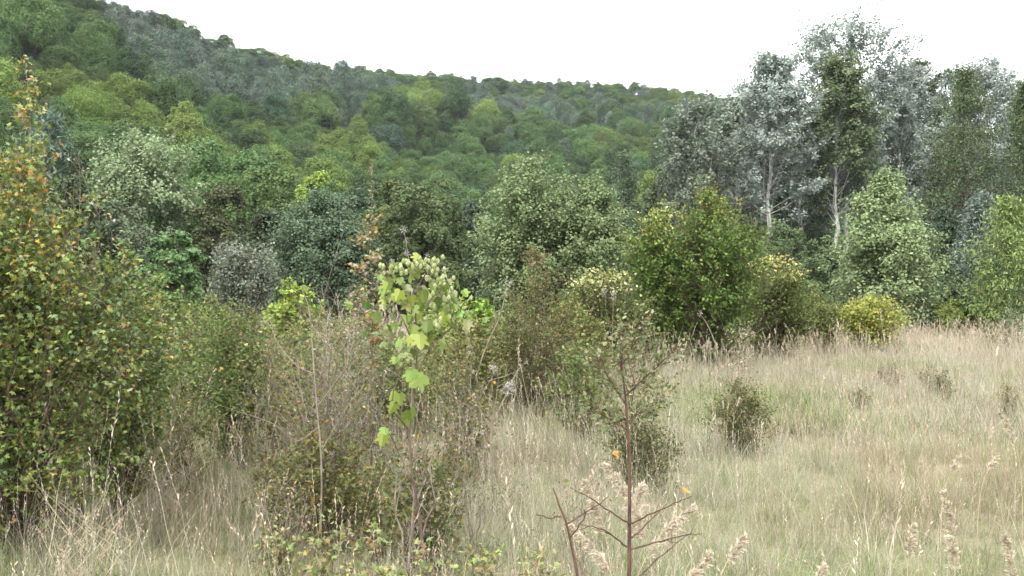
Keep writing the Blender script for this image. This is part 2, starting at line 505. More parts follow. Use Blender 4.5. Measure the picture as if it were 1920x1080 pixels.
# candidate positions on a jittered grid
cand = []
for iy in range(-5, 100):
    for ix in range(-110, 110):
        cand.append((ix * 6.0 + (iy % 2) * 3.0, iy * 5.6))
n_grid = len(cand)
for iy in range(20, 80):
    for ix in range(-40, 20):
        cand.append((ix * 5.2 + 2.6, iy * 5.0 + 2.4))
extra_c = np.arange(len(cand)) >= n_grid
cand = np.array(cand) + rg.uniform(-2.1, 2.1, (len(cand), 2))
dist = np.hypot(cand[:, 0], cand[:, 1]); azs = np.arctan2(cand[:, 0], np.maximum(cand[:, 1], .01))
uu = CX + F * np.tan(np.clip(azs, -1.2, 1.2))
bs = np.interp(uu, U, BASE); rd = np.interp(uu, U, RIDG)
ok = (cand[:, 1] > 10) & (uu > -420) & (uu < 2350) & (dist > bs * .98) & (dist < rd + 36)
extra_c = extra_c[ok]; cand = cand[ok]; uu = uu[ok]; dist = dist[ok]; sl = ((dist - bs[ok]) / (rd[ok] - bs[ok]))
hz = height(cand[:, 0], cand[:, 1])
vv = HY - (hz + 7 - CZ) / cand[:, 1] * F
n = len(cand)
nz = fbm(cand[:, 0] / 38 + 7, cand[:, 1] / 38, 3); nz2 = fbm(cand[:, 0] / 16 + 77, cand[:, 1] / 16, 2)


def inpoly(px, py, poly):
    c = np.zeros(len(px), bool); j = len(poly) - 1
    for i in range(len(poly)):
        xi, yi = poly[i]; xj, yj = poly[j]
        c ^= ((yi > py) != (yj > py)) & (px < (xj - xi) * (py - yi) / (yj - yi + 1e-9) + xi); j = i
    return c


plant_zone = inpoly(uu, vv, [(185, -20), (300, 30), (420, 85), (560, 118), (680, 150), (760, 170), (700, 215), (560, 212), (380, 190), (250, 165)])
ridge_zone = (uu > 830) & (vv < 215 + (uu - 830) * .12) & (sl > .55)
ridge_zone &= (sl < .9) | (rg.random(n) < .35)
right_zone = (uu > 1480) & (sl < .5)
is_pine = (plant_zone & (rg.random(n) < .985)) | (ridge_zone & (rg.random(n) < .45 + .5 * (nz > .5))) | (rg.random(n) < .05) | (right_zone & (rg.random(n) < .55))
yz = HY - 0 - vv
spur_zone = np.abs(vv - (176 + (uu - 690) * .17)) < 17
spur_zone &= (uu > 690) & (uu < 990)
# crown colours: (linear albedo of the leaves)
dark = np.array([.052, .100, .036]); mid = np.array([.085, .150, .046]); yel = np.array([.138, .200, .046]); olive = np.array([.088, .142, .046]); blue = np.array([.066, .122, .064])
pinec = np.array([.118, .165, .116])
kinds = ['dark green', 'mid green', 'yellow-green', 'olive', 'blue-green']
pal = np.stack([dark, mid, yel, olive, blue])
score = np.stack([.55 - nz + .15, np.full(n, .38), nz - .40 + .08 * (vv > 150), nz2 - .27, .5 - nz2], 1) + rg.normal(0, .10, (n, 5))
score[spur_zone, 2] += .6
kid = score.argmax(1)
tint = .92 * pal[kid] * np.exp(rg.normal(0, .16, (n, 1))) * np.exp(rg.normal(0, .03, (n, 3)))
tint[is_pine] = pinec * np.exp(rg.normal(0, .16, (int(is_pine.sum()), 1))) * np.exp(rg.normal(0, .05, (int(is_pine.sum()), 3)))
scl = rg.uniform(.6, 1.05, n) + .45 * rg.random(n) ** 3 + .15 * (nz2 - .4) * np.where(is_pine, 1.0, 1.05) * np.where(sl < .35, 1.12, np.where(sl > .9, np.where(is_pine, .68, .75), .95))
scz = scl * rg.uniform(.9, 1.15, n)
far_ = sl > .86
scl = np.where(far_ & ~is_pine, rg.uniform(.85, 1.0, n), scl); scz = np.where(far_, rg.uniform(.58, .68, n), scz)
is_pine[extra_c] = True
keep = (~is_pine & (rg.random(n) < np.where(sl > .85, .95, .84))) | (is_pine & (rg.random(n) < .97) & (plant_zone | ~extra_c))
idx = np.where(keep)[0]
# how much of each crown shows: paint discs from near to far
W4, H4 = 480, 270
zb = np.zeros((H4, W4), bool); vis = np.zeros(n)
for i in idx[np.argsort(dist[idx])]:
    d = cand[i, 1]; rr = (2.2 if is_pine[i] else 4.1) * scl[i] / d * F / 4
    cx_ = uu[i] / 4; cy_ = (HY - (hz[i] + 6.2 * scz[i] - CZ) / d * F) / 4; ry_ = 5.2 * scz[i] / d * F / 4
    x0, x1 = int(max(0, cx_ - rr)), int(min(W4, cx_ + rr + 1)); y0, y1 = int(max(0, cy_ - ry_)), int(min(H4, cy_ + ry_ + 1))
    if x1 <= x0 or y1 <= y0: continue
    gy, gx = np.mgrid[y0:y1, x0:x1]
    e = ((gx - cx_) / rr) ** 2 + ((gy - cy_) / ry_) ** 2 < 1
    sub_ = zb[y0:y1, x0:x1]
    vis[i] = (e & ~sub_).sum(); sub_ |= e
foreground = ((uu > 1360) & (vv > 60)) | (vv > 520) | ((uu < 150) & (vv > 260))    # behind nearer trees
vis[foreground] *= .12
pick_b = np.array(sorted(idx[~is_pine[idx]], key=lambda i: -vis[i])); pick_p = np.array(sorted(idx[is_pine[idx]], key=lambda i: -vis[i]))
solo = [i for i in pick_b[:298] if vis[i] > 3] + [i for i in pick_p[:296] if vis[i] > 3]
solo_set = set(int(i) for i in solo)
bm = [(c.mesh('crown', [M_LEAF]), t.mesh('trunk', [M_BARK], True)) for c, t in broad]
pm = [(c.mesh('crown', [M_NEEDLE]), t.mesh('trunk', [M_BARK], True)) for c, t in pines]
MARK = [(-1e9, 170, 'above the field maple'), (170, 380, 'above the pale willow'), (380, 520, 'above the olive tree'), (520, 660, 'above the lime-edged tree'),
        (660, 880, 'above the orange sapling'), (880, 1060, 'above the large alder'), (1060, 1230, 'above the small spruce'), (1230, 1e9, 'behind the silver poplars')]
ORD = ['leftmost', 'second from left', 'third from left', 'fourth from left', 'fifth from left', 'sixth from left', 'seventh from left', 'eighth from left', 'ninth from left',
       'tenth from left', 'eleventh from left', 'twelfth from left', 'thirteenth from left', 'fourteenth from left', 'fifteenth from left', 'sixteenth from left',
       'seventeenth from left', 'eighteenth from left', 'nineteenth from left', 'twentieth from left']
cells = {}
for i in solo:
    mk = [m for a, b, m in MARK if a <= uu[i] < b][0]
    bd = 'the slope foot' if sl[i] < .16 else 'lower slope' if sl[i] < .38 else 'mid slope' if sl[i] < .62 else 'upper slope' if sl[i] < .9 else 'the ridge'
    kd = ('grey-green' if tint[i].sum() > .4 else 'dull green') if is_pine[i] else kinds[kid[i]]
    cells.setdefault((kd, bool(is_pine[i]), bd, mk), []).append(i)
for (kd, ip, bd, mk), mem in cells.items():
    mem.sort(key=lambda i: uu[i])
    for j, i in enumerate(mem):
        if len(mem) == 1:
            lb = 'lone %s %s on %s %s' % (kd, 'pine' if ip else 'round-crowned tree', bd, mk)
        else:
            w_ = ('rightmost' if j == len(mem) - 1 else ORD[min(j, 19)])
            lb = '%s of the %s %s on %s %s' % (w_, kd, 'pines' if ip else 'trees', bd, mk)
        prot = pm[int(rg.integers(5))] if ip else bm[int(rg.integers(7))]
        o = root('pine_tree' if ip else 'broadleaf_tree', lb, 'pine tree' if ip else 'tree', (cand[i, 0], cand[i, 1], hz[i]),
                 'pines planted on the wooded hillside' if ip else 'broadleaf trees on the wooded hillside', rg.uniform(0, 6.28), (scl[i], scl[i], scz[i]))
        link('crown', prot[0], o, tint[i]); link('trunk', prot[1], o)
for isP, nm, prs, lab in ((False, 'distant_forest', broad, 'mass of mixed green broadleaf woodland covering the rest of the hillside'),
                          (True, 'distant_pine_forest', pines, 'mass of grey-green pinewood filling the rest of the hillside')):
    rest = np.array([i for i in idx if int(i) not in solo_set and is_pine[i] == isP])
    ms = [Geo().join(c, 0).join(t, 1).mesh(nm, [M_NEEDLE if isP else M_LEAF, M_BARK]) for c, t in prs]
    m_ = len(rest)
    scatter(nm, ms, np.stack([cand[rest, 0], cand[rest, 1], hz[rest]], 1), np.stack([np.zeros(m_), np.zeros(m_), rg.uniform(0, 6.28, m_)], 1),
            np.stack([scl[rest], scl[rest], scz[rest]], 1), tint[rest], rg.integers(0, len(ms), m_), lab, 'forest')
print('hill trees', len(idx), 'solo', len(solo), 'labels', len(cells))

# ------------------------------------------------------------------ trees of the valley edge (each built for itself)


def mute(cols, k=.45):
    c = np.array(cols, float)
    return c.mean(0) * (1 - k) + c * k


def make_tree(name, label, cat, px, d, crown, trunk, cmat=M_LEAF, tmat=M_BARK, group=None, rz=0., tint=(1, 1, 1)):
    o = root(name, label, cat, at(px, d), group, rz)
    link('crown', crown.mesh('crown', [cmat]), o, tint); link('trunk', trunk.mesh('trunk', [tmat], True), o)
    return o


def bushy(name, label, px, d, ytop, wpx, cols, w=None, seed=1, nblob=44, br=.27, ls=.26, nleaf=15000, low=.12, group=None, tm=CARD, upb=.35, jit=.2, taper=.25):
    """dense-crowned tree by its crown top row and crown width in photo pixels"""
    H = Zp(ytop, d); rx = wpx / 2 / F * d; z0 = H * low; rz = (H - z0) / 2 * 1.02
    cr, cen = blob_crown(seed, rx, rz, z0 + rz, nblob, br, nleaf, ls, jit * .5, tm, mute(cols), w, -.9, upb, .5, taper)
    tk = trunk_geo(seed + 1, z0 + rz * 1.1, .02 * H, cen[::3])
    return make_tree(name, label, 'tree', px, d, cr, tk, group=group)


SIL = [(.27, .31, .275), (.40, .43, .415), (.18, .225, .17), (.215, .26, .215)]
POPG = 'tall poplars at the wood edge'
OVO = [(0, .15), (.2, .55), (.4, .95), (.6, 1), (.8, .75), (.93, .45), (1, .12)]
UPR = [(0, .2), (.18, .45), (.45, 1), (.75, .95), (.9, .6), (1, .2)]


def poplar(label, px, d, ytop, wpx, seed, cols=SIL, w=(3, 2, 3, 3), nb=66, prof=OVO, t0=.28, nt=10, nl=52, ls=.215, lean=0, tmat=M_POPLAR, r0=.34, name='poplar_tree', group=POPG, up=.75, openf=0., clump=.55):
    H = Zp(ytop, d) * .95; R = wpx / 2 / F * d
    wd, fo = grow(seed, H, R, prof, 1, nb, nt, nl, ls, CARD, mute(cols), w, .1, up=up, curve=.25, tlen=.34, stem_r=r0, t0=t0, tl0=.3, scat=.8, coh=.9, bw=.17, openf=openf, clump=clump, lean=(lean, 0), stem_wob=.05, ks=8, sub=False)
    return make_tree(name, label, 'tree', px, d, fo, wd, tmat=tmat, group=group)


GP = [(.085, .115, .06), (.14, .18, .11), (.055, .08, .045)]
GPG = [(.08, .12, .05), (.12, .16, .065), (.17, .20, .13)]
poplar('silver-leaved poplar with a long bare white trunk at the wood edge', 1446, 84, 92, 190, 401, t0=.4, openf=.66, up=.55, r0=.36, prof=[(0, .2), (.25, .6), (.45, .9), (.7, 1), (.84, .7), (.93, .42), (1, .12)], nb=84)
poplar('tallest silver poplar, rising above all other trees', 1588, 92, 44, 250, 402, t0=.36, nb=84, openf=.45, clump=.4, prof=[(0, .1), (.3, .4), (.6, .75), (.8, 1), (.93, .8), (1, .4)], nt=12)
poplar('greener poplar standing before the tallest silver poplar', 1572, 86, 112, 170, 403, GPG, (3, 3, 2), t0=.4, nb=64, openf=.6)
poplar('grey-green poplar left of the white-trunked poplar', 1312, 80, 186, 190, 404, [(.15, .18, .13), (.24, .27, .22), (.09, .12, .075)], (3, 2, 3), t0=.15, nb=64)
poplar('silver poplar right behind the tallest poplar, with a leaning crown', 1668, 98, 120, 150, 405, t0=.3, lean=1.5)
poplar('thin dark-leaved poplar with one tuft on top above the sky gap', 1722, 105, 104, 120, 406, GP, None, t0=.35, nb=62, prof=UPR)
poplar('silver-grey poplar directly behind the tall larch, narrow topped', 1862, 105, 108, 190, 407, t0=.3, nb=60)
poplar('pale poplar between the dark tufted poplar and the larch', 1778, 110, 122, 150, 408, t0=.3)
poplar('poplar at the picture edge behind the second larch', 1935, 108, 150, 170, 409, GP, None, t0=.3)
poplar('slim dark poplar hidden low between white-trunked and tallest poplars', 1500, 96, 225, 150, 410, GP, None, t0=.12)
poplar('dark leafy poplar filling the gap under the silver crowns', 1650, 100, 250, 190, 411, GP, None, t0=.1)
poplar('grey-leaved poplar behind the left grey-green poplar', 1385, 92, 200, 140, 412, GP, None, t0=.12)
poplar('pale poplar crown showing just right of the leaning silver poplar', 1700, 112, 150, 150, 413, t0=.3)
poplar('rear silver poplar seen over the shoulder of the tall larch', 1830, 116, 132, 170, 414, t0=.3)
poplar('rear grey poplar between tallest and white-trunked poplars', 1520, 112, 215, 130, 415, [(.15, .18, .13), (.24, .27, .22), (.09, .12, .075)], (3, 2, 3), t0=.2)
# trees and undergrowth along the foot of the poplars
LARCH = [(.075, .112, .042), (.10, .138, .052), (.055, .084, .034)]


def conifer(name, label, px, d, ytop, wpx, seed, cols, nb=120, nt=10, nl=16, ls=.22, up=.1, prof=None, t0=.2, group=None, droop=.25, cat='tree', w=None, scat=1.1):
    H = Zp(ytop, d); R = wpx / 2 / F * d
    wd, fo = grow(seed, H, R, prof or [(0, .6), (.2, 1), (.5, .82), (.8, .5), (.93, .28), (1, .05)], 1, nb, nt, nl, ls, NEEDLE, mute(cols, .7), w, .14, up=up, curve=.15, tlen=.3, stem_r=.012 * H,
                  t0=t0, tl0=.12, scat=scat, droop=droop, sub=False, ks=8)
    return make_tree(name, label, cat, px, d, fo, wd, M_NEEDLE, group=group)


LG = 'larches on the right'
LPROF = [(0, .5), (.2, 1), (.45, .92), (.7, .66), (.88, .34), (1, .05)]
conifer('larch_tree', 'tall olive-brown larch with a soft pointed crown', 1808, 70, 134, 205, 421, LARCH, group=LG, prof=LPROF, t0=.3, nb=130, nt=11)
conifer('larch_tree', 'olive larch cut off by the right picture edge', 1925, 66, 155, 160, 422, LARCH, group=LG, prof=LPROF, t0=.22, nb=130, nt=11)
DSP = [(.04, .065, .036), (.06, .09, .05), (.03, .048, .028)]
conifer('spruce_tree', 'dark spruce below the tall larch', 1765, 76, 270, 150, 423, DSP, t0=.08, prof=[(0, .9), (.3, 1), (.7, .6), (1, .05)])
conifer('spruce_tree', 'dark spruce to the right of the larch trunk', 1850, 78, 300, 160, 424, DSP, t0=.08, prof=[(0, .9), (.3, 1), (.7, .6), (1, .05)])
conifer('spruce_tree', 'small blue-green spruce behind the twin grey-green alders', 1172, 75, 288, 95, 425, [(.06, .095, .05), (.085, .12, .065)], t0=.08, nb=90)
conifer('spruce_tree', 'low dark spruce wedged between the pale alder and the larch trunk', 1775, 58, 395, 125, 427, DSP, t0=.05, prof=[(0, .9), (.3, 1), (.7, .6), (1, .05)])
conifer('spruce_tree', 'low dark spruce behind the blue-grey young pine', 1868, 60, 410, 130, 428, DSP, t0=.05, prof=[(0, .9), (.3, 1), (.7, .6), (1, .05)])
conifer('pine_tree', 'blue-grey young pine in front of the larch', 1842, 52, 372, 110, 426, [(.10, .14, .11), (.14, .175, .14)], up=.5, t0=.1, nb=80)
def airy(name, label, px, d, ytop, wpx, seed, cols, prof, nb=130, nt=12, nl=24, ls=.12, up=.4, t0=.05, w=None, ns=3, **k):
    H = Zp(ytop, d); R = wpx / 2 / F * d
    kw = dict(curve=.2, tlen=.26, stem_r=.014 * H, tl0=.15, scat=1.3, flat=.6, clump=.6, rag=.5, coh=1., sub=False, ks=8, topk=.45); kw.update(k)
    wd, fo = grow(seed, H, R, prof, ns, nb, nt, nl, ls, CARD, mute(cols), w, .1, up=up, t0=t0, **kw)
    return make_tree(name, label, 'tree', px, d, fo, wd)


airy('alder_tree', 'pale green conical alder in front of the dark spruces', 1662, 45, 332, 215, 431, [(.18, .24, .10), (.25, .31, .165), (.12, .17, .07)], [(0, .75), (.2, 1), (.5, .82), (.75, .5), (.9, .26), (1, .05)], nb=80, up=.3)
conifer('birch_tree', 'bright yellow-green birch with feathery branches at the right edge', 1890, 42, 378, 165, 432, [(.15, .21, .06), (.20, .26, .085), (.10, .15, .042)], up=.45, t0=.06, nb=110, nl=14, ls=.17, droop=.35, prof=[(0, .7), (.25, 1), (.6, .75), (1, .1)])
airy('alder_tree', 'large pale grey-green alder in the middle distance', 998, 50, 306, 205, 433, [(.15, .205, .085), (.22, .27, .14), (.10, .14, .055)], [(0, .7), (.2, .95), (.5, 1), (.75, .72), (.9, .42), (1, .1)], nb=70, ns=4, ls=.125)
airy('alder_tree', 'smaller alder leaning against the right of the large one', 1110, 49, 348, 155, 434, [(.15, .205, .085), (.21, .26, .13), (.10, .14, .055)], [(0, .7), (.2, .95), (.5, 1), (.75, .7), (.9, .4), (1, .1)], nb=80, ns=3)
bushy('hornbeam_tree', 'broad dark green tree behind the hop tangle', 800, 60, 346, 180, [(.062, .098, .042), (.09, .13, .06), (.12, .13, .04)], (4, 3, 1), 435, 76, .2, .15, 40000, .02, taper=.1)
airy('goat_willow', 'blue-green leafy willow with pale leaf flecks', 600, 50, 368, 190, 436, [(.075, .12, .062), (.14, .185, .12), (.055, .09, .045)], [(0, .7), (.2, .95), (.5, 1), (.75, .72), (.9, .42), (1, .1)], nb=75, ns=4, w=(4, 2, 2))
airy('white_willow', 'pale-topped willow on the left, lighter than its neighbours', 268, 74, 272, 195, 437, [(.19, .25, .12), (.28, .335, .19), (.12, .175, .08)], [(0, .5), (.25, .8), (.55, 1), (.8, .8), (.93, .5), (1, .2)], nb=75, ns=4, ls=.2, up=.7)
bushy('white_willow', 'low spreading willow below the pale-topped one', 230, 66, 390, 150, [(.11, .15, .08), (.17, .2, .125), (.07, .1, .05)], None, 438, 50, .22, .17, 22000, .04)
bushy('ash_tree', 'mid-green tree beside the lime-edged one', 520, 84, 298, 150, [(.10, .15, .05), (.13, .185, .06), (.065, .105, .038)], None, 439, 56, .22, .2, 24000, .04)
bushy('lime_tree', 'tree with bright lime green right-hand edge', 590, 72, 304, 90, [(.20, .29, .05), (.25, .33, .07), (.15, .22, .045)], None, 440, 34, .26, .16, 15000, .15)
bushy('maple_tree', 'dark olive tree between willow and lime-edged tree', 412, 70, 335, 120, [(.07, .085, .035), (.095, .105, .045), (.05, .065, .028)], None, 441, 50, .23, .18, 22000, .02)
bushy('hazel_tree', 'dark rounded tree low behind the grey sallow bush', 490, 62, 400, 140, [(.04, .058, .028), (.055, .075, .036)], None, 442, 48, 0.23, 0.17, 21600, .02)
bushy('oak_tree', 'very dark tree between the broad green tree and large alder', 885, 72, 385, 130, [(.045, .068, .04), (.06, .085, .05)], None, 443, 48, 0.23, 0.18, 21600, .02)
bushy('cherry_tree', 'dark tree closing the gap left of the pale-topped willow', 130, 62, 330, 170, [(.05, .075, .034), (.07, .1, .045)], None, 444, 52, 0.23, 0.18, 23400, .02)
bushy('maple_tree', 'yellowish-green round tree peeping over the broad dark one', 738, 82, 322, 110, [(.09, .12, .04), (.12, .14, .045)], None, 445, 44, 0.24, 0.21, 18000, .04)
bushy('cherry_tree', 'dark tree behind the blue-green willow', 660, 70, 360, 120, [(.055, .085, .045), (.075, .11, .06)], None, 446, 44, 0.24, 0.18, 18000, .04)
bushy('maple_tree', 'mid-green tree above the small spruce', 1235, 92, 300, 120, [(.075, .105, .045), (.1, .13, .06)], None, 447, 44, 0.24, 0.21, 18000, .04)
UND = 'undergrowth bushes along the poplar feet'
for px, d, yt, wp, sd, tn, lb in ((1360, 66, 470, 130, 451, 0, 'dark thicket bush left of the white poplar trunk'), (1465, 60, 430, 130, 452, 1, 'green thicket bush at the foot of the white poplar trunk'),
                                  (1545, 56, 445, 120, 453, 1, 'green thicket bush beside the pale conical alder'), (1600, 52, 520, 90, 454, 0, 'dusky low bush tucked against the pale conical alder'),
                                  (1765, 50, 500, 120, 455, 0, 'dusky low bush right of the pale conical alder'), (1840, 47, 520, 90, 456, 1, 'low green bush under the blue-grey pine'),
                                  (1250, 62, 470, 110, 457, 0, 'dark thicket bush behind the big hawthorn'), (1780, 43, 560, 60, 458, 2, 'small yellow-green bush at the far meadow edge'),
                                  (1700, 62, 430, 120, 459, 0, 'dark bush filling in behind the pale conical alder'), (1500, 44, 520, 110, 460, 1, 'mid-green bush behind the yellow-topped hawthorn'), (1410, 46, 520, 90, 461, 0, 'dark bush between the two hawthorns')):
    bushy('thicket_bush', lb, px, d, yt, wp, [[(.05, .075, .035), (.07, .1, .05)], [(.085, .125, .05), (.115, .155, .07), (.06, .09, .04)], [(.16, .19, .05), (.12, .16, .045)]][tn], None, sd, 40, .24, .12, 19000, .0, UND)

# dense scrub in the second row on the left, seen over the near shrubs
bushy('robinia_bush', 'bright green feathery robinia bush left of the grey sallow', 318, 34, 448, 165, [(.11, .19, .07), (.15, .235, .095), (.075, .135, .05)], None, 471, 46, .2, .1, 22000, .04, upb=1.1)

# ------------------------------------------------------------------ meadow grass (stuff)
STRAW = np.array([.35, .315, .22]); PALE = np.array([.47, .435, .345]); GRN = np.array([.155, .205, .07]); DKG = np.array([.09, .135, .045]); RUST = np.array([.23, .15, .095])


def tuft(seed, nblade, hmin, hmax, width, spread, greens, seg=4, heads=0, lean=.5):
    r = np.random.default_rng(seed); g = Geo()
    B = nblade
    base = np.stack([r.normal(0, spread, B), r.normal(0, spread, B), np.full(B, -.02)], 1)
    az = r.random(B) * 6.28; tl = np.abs(r.normal(0, lean, B)) * .85
    d = np.stack([np.cos(az) * np.sin(tl), np.sin(az) * np.sin(tl), np.cos(tl)], 1)
    L = r.uniform(hmin, hmax, B)
    P = [base]; p = base.copy(); dd = d.copy()
    bend = r.uniform(.1, 1.25, B)
    for i in range(seg):
        dd = nrm(dd + np.stack([np.cos(az), np.sin(az), -np.ones(B) * .35], 1) * (bend * (i + .6) / seg * .55)[:, None])
        p = p + dd * (L / seg)[:, None]; P.append(p)
    P = np.stack(P, 1)
    side = np.stack([-np.sin(az + r.normal(0, .6, B)), np.cos(az), np.zeros(B)], 1); side = nrm(side)
    wv = width * np.linspace(1, .12, seg + 1) * np.where(np.arange(seg + 1) == 0, .8, 1)
    Lf = P + side[:, None] * wv[None, :, None] * .5; Rt = P - side[:, None] * wv[None, :, None] * .5
    V = np.stack([Lf, Rt], 2)
    ix = np.arange(B * (seg + 1) * 2).reshape(B, seg + 1, 2)
    q = np.stack([ix[:, :-1, 0], ix[:, :-1, 1], ix[:, 1:, 1], ix[:, 1:, 0]], -1).reshape(-1, 4)
    gsel = r.random(B)
    c = np.where((gsel < greens)[:, None], GRN * (1 - r.random((B, 1)) * .4) + DKG * .3, STRAW * .75 + (PALE - STRAW) * r.random((B, 1)))
    c = np.where((r.random(B) < .06)[:, None], RUST, c) * np.exp(r.normal(0, .15, (B, 1)))
    g.add(V, q, np.repeat(c, seg, 0))
    if heads:
        hp = np.stack([r.normal(0, spread, heads), r.normal(0, spread, heads), np.zeros(heads)], 1)
        hd = nrm(np.stack([r.normal(0, .18, heads), r.normal(0, .18, heads), np.ones(heads)], 1))
        hl = r.uniform(hmax * .95, hmax * 1.55, heads)
        HP = walk(hp, hd, hl, 4, r, -.15, .06)
        hc = (PALE * .8) * np.exp(r.normal(0, .15, (heads, 1)))
        tubes(HP, width * .32 * np.linspace(1, .5, 5)[None] * np.ones((heads, 1)), 3, g=g, cols=hc)
        t = np.repeat(np.linspace(.76, 1, 9)[None], heads, 0); lp, ld = along(HP, t)
        lp = lp.reshape(-1, 3); ld = ld.reshape(-1, 3); m = len(lp)
        cc = np.array([.43, .35, .275]) * np.exp(r.normal(0, .2, (m, 1)))
        leaves(g, LANCE, lp, nrm(ld + rv(r, m) * .5), rv(r, m), np.maximum(width * 3.5, .022) * r.uniform(.7, 1.4, m), cc)
    return g


def meadow(name, y0, y1, dens, protos, lab, sz, seed, ngreen):
    r = np.random.default_rng(seed)
    half_w = .72
    area = half_w * (y1 * y1 - y0 * y0)
    m = int(area * dens)
    y = np.sqrt(r.uniform(y0 * y0, y1 * y1, m)); x = y * r.uniform(-half_w, half_w, m)
    clump = fbm(x / .9 + 3, y / .9 + 8, 2)
    k = r.random(m) < .62 + 1.0 * (clump - .3)
    x = x[k]; y = y[k]; m = len(x)
    gn = fbm(x / 3.2 + 50, y / 3.2, 3) + .13 * np.exp(-((y - 6) / 4) ** 2) * (x > .5) - .06 * (y > 25) + .03 * (y < 12)
    green = (gn + r.normal(0, .07, m)) > .555
    pick = np.where(green, r.integers(0, ngreen, m), r.integers(ngreen, len(protos), m))
    s = r.uniform(.5, 1.2, m) * sz * .92 * (.75 + .5 * fbm(x / 1.7, y / 1.7 + 30, 2)) * np.where(r.random(m) < .14, 1.6, 1)
    tn = np.exp(r.normal(0, .10, (m, 1))) * np.where(fbm(x / 1.3 + 9, y / 1.3 + 4, 2)[:, None] > .62, np.array([.92, .85, .80]), np.array([1, 1, 1])) * (1 + .10 * (fbm(x / 6, y / 6, 2) - .5)[:, None])
    scatter(name, protos, np.stack([x, y, height(x, y)], 1), np.stack([r.normal(0, .1, m), r.normal(0, .1, m), r.uniform(0, 6.28, m)], 1), np.stack([s, s, s * r.uniform(.8, 1.15, m)], 1), tn, pick, lab, 'grass')
    return m


def gms(spec):
    return [tuft(*a).mesh('tuft', [M_GRASS]) for a in spec]


near = gms([(500 + i, 46, .16, .5, .0042, .07, .85, 4, 1, .5) for i in range(4)] + [(510 + i, 44, .18, .55, .0036, .07, .34, 4, 2, .65) for i in range(6)])
midg = gms([(520 + i, 40, .16, .46, .008, .13, .8, 3, 1, .5) for i in range(4)] + [(530 + i, 40, .2, .55, .0072, .13, .28, 3, 2, .65) for i in range(6)])
farg = gms([(540 + i, 34, .2, .5, .018, .3, .7, 2, 1, .5) for i in range(3)] + [(550 + i, 34, .22, .58, .016, .3, .16, 2, 2, .6) for i in range(5)])
cnt = meadow('near_grass', 2.6, 9.5, 60, near, 'tangle of dry straw and green grass nearest the viewer', .78, 1, 4), \
    meadow('meadow_grass', 9.5, 26, 20, midg, 'pale dry meadow grass between the shrubs', .85, 2, 4), \
    meadow('far_grass', 26, 66, 4.2, farg, 'straw-coloured grass at the far side of the meadow', 1.08, 3, 3)
print('grass', cnt)


# ------------------------------------------------------------------ reed-grass plumes
def plume_geo(seed, H, lean, plen, pr, col=(.48, .42, .32)):
    r = np.random.default_rng(seed); s = np.linspace(0, 1, 13)[:, None]
    top = np.array([lean, 0, H]); P = s * np.array([lean * .25, 0, H * 1.06]) * (1 - s) + s * top; P[:, 2] = H * (s[:, 0] * 1.16 - .16 * s[:, 0] ** 3) ; P[:, 0] = lean * s[:, 0] ** 3.6
    stem = tubes(P, .0024 * np.linspace(1, .45, 13)[None], 4)
    ns_ = int(70 * plen / .25); per = 20          # spikelets, each a little drooping side branch with fine awns
    t = np.sort(r.random(ns_)); bp_, bd_ = along(P[None], (1 - plen / H * (1 - t))[None]); bp_ = bp_[0]; bd_ = bd_[0]
    off = rv(r, ns_); off -= bd_ * (off * bd_).sum(1, keepdims=True); off = nrm(off)
    sd_ = nrm(bd_ * .75 + off * .6 + np.array([np.sign(lean) * .25, 0, -.1]))
    SL = pr * 1.75 * np.interp(t, [0, .3, .75, 1], [.8, 1, .75, .3]) * r.uniform(.5, 1.35, ns_)
    SPK = walk(bp_, sd_, SL, 3, r, -.35, .1)
    lp, ld = along(SPK, r.random((ns_, per))); lp = lp.reshape(-1, 3); ld = ld.reshape(-1, 3); n = len(lp)
    lp = lp + r.normal(0, pr * .12, (n, 3)); yd = nrm(ld + rv(r, n) * .35)
    c = palette(r, n, [col, (.56, .50, .40), (.40, .33, .25)], None, .14)
    fl = leaves(Geo(), LANCE, lp, yd, rv(r, n), .013 * r.uniform(.7, 1.4, n), c)
    return stem, fl


def plume(label, px, d, ytop, lean, plen=.24, pr=.018, seed=1, group='tall feathery reed-grass plumes'):
    H = Zp(ytop, d)
    st, fl = plume_geo(seed, H, lean, plen, pr)
    x = X(px, d) - lean
    o = root('reed_grass_plume', label, 'grass plume', (x, d, ground_z(x, d)), group)
    link('stem', st.mesh('stem', [M_STRAW]), o); link('plume', fl.mesh('plume', [M_GRASS]), o)


for i, a in enumerate((
        ('arching pinkish plume right behind the bare red stem', 1135, 3.4, 880, -.20, .34, .022), ('upright plume touching the bare red stem on its right', 1203, 3.6, 920, .06, .26, .022),
        ('drooping plume hanging right of the bare red stem', 1300, 3.3, 960, .26, .24, .02), ('ragged plume leaning left, low beside the bare forked stick', 1095, 3.5, 915, -.12, .26, .018),
        ('low plume bending left between the two bare stems', 1070, 3.2, 995, -.22, .2, .017), ('small curled plume at the bottom right of the red stem', 1395, 3.2, 1012, .14, .13, .016),
        ('plume lying toward the lower left, largest at bottom edge', 1330, 2.9, 1045, .16, .2, .018), ('tall slim upright plume alone in the right foreground', 1772, 4.2, 905, -.05, .42, .02),
        ('plume reaching out of the bottom edge beneath the slim one', 1545, 3.1, 1062, .12, .14, .015), ('slanted plume by the right picture edge', 1873, 6.0, 772, -.16, .25, .02),
        ('short arched plume in the mid-right meadow', 1800, 5.4, 845, .12, .12, .018), ('small nodding plume right of the arched one', 1868, 5.6, 850, .12, .12, .018),
        ('faint upright plume left of the tall slim one', 1712, 4.4, 960, .03, .22, .014), ('brown plume standing low in the far right corner', 1885, 4.0, 985, -.05, .25, .016))):
    plume(*a, seed=600 + i)

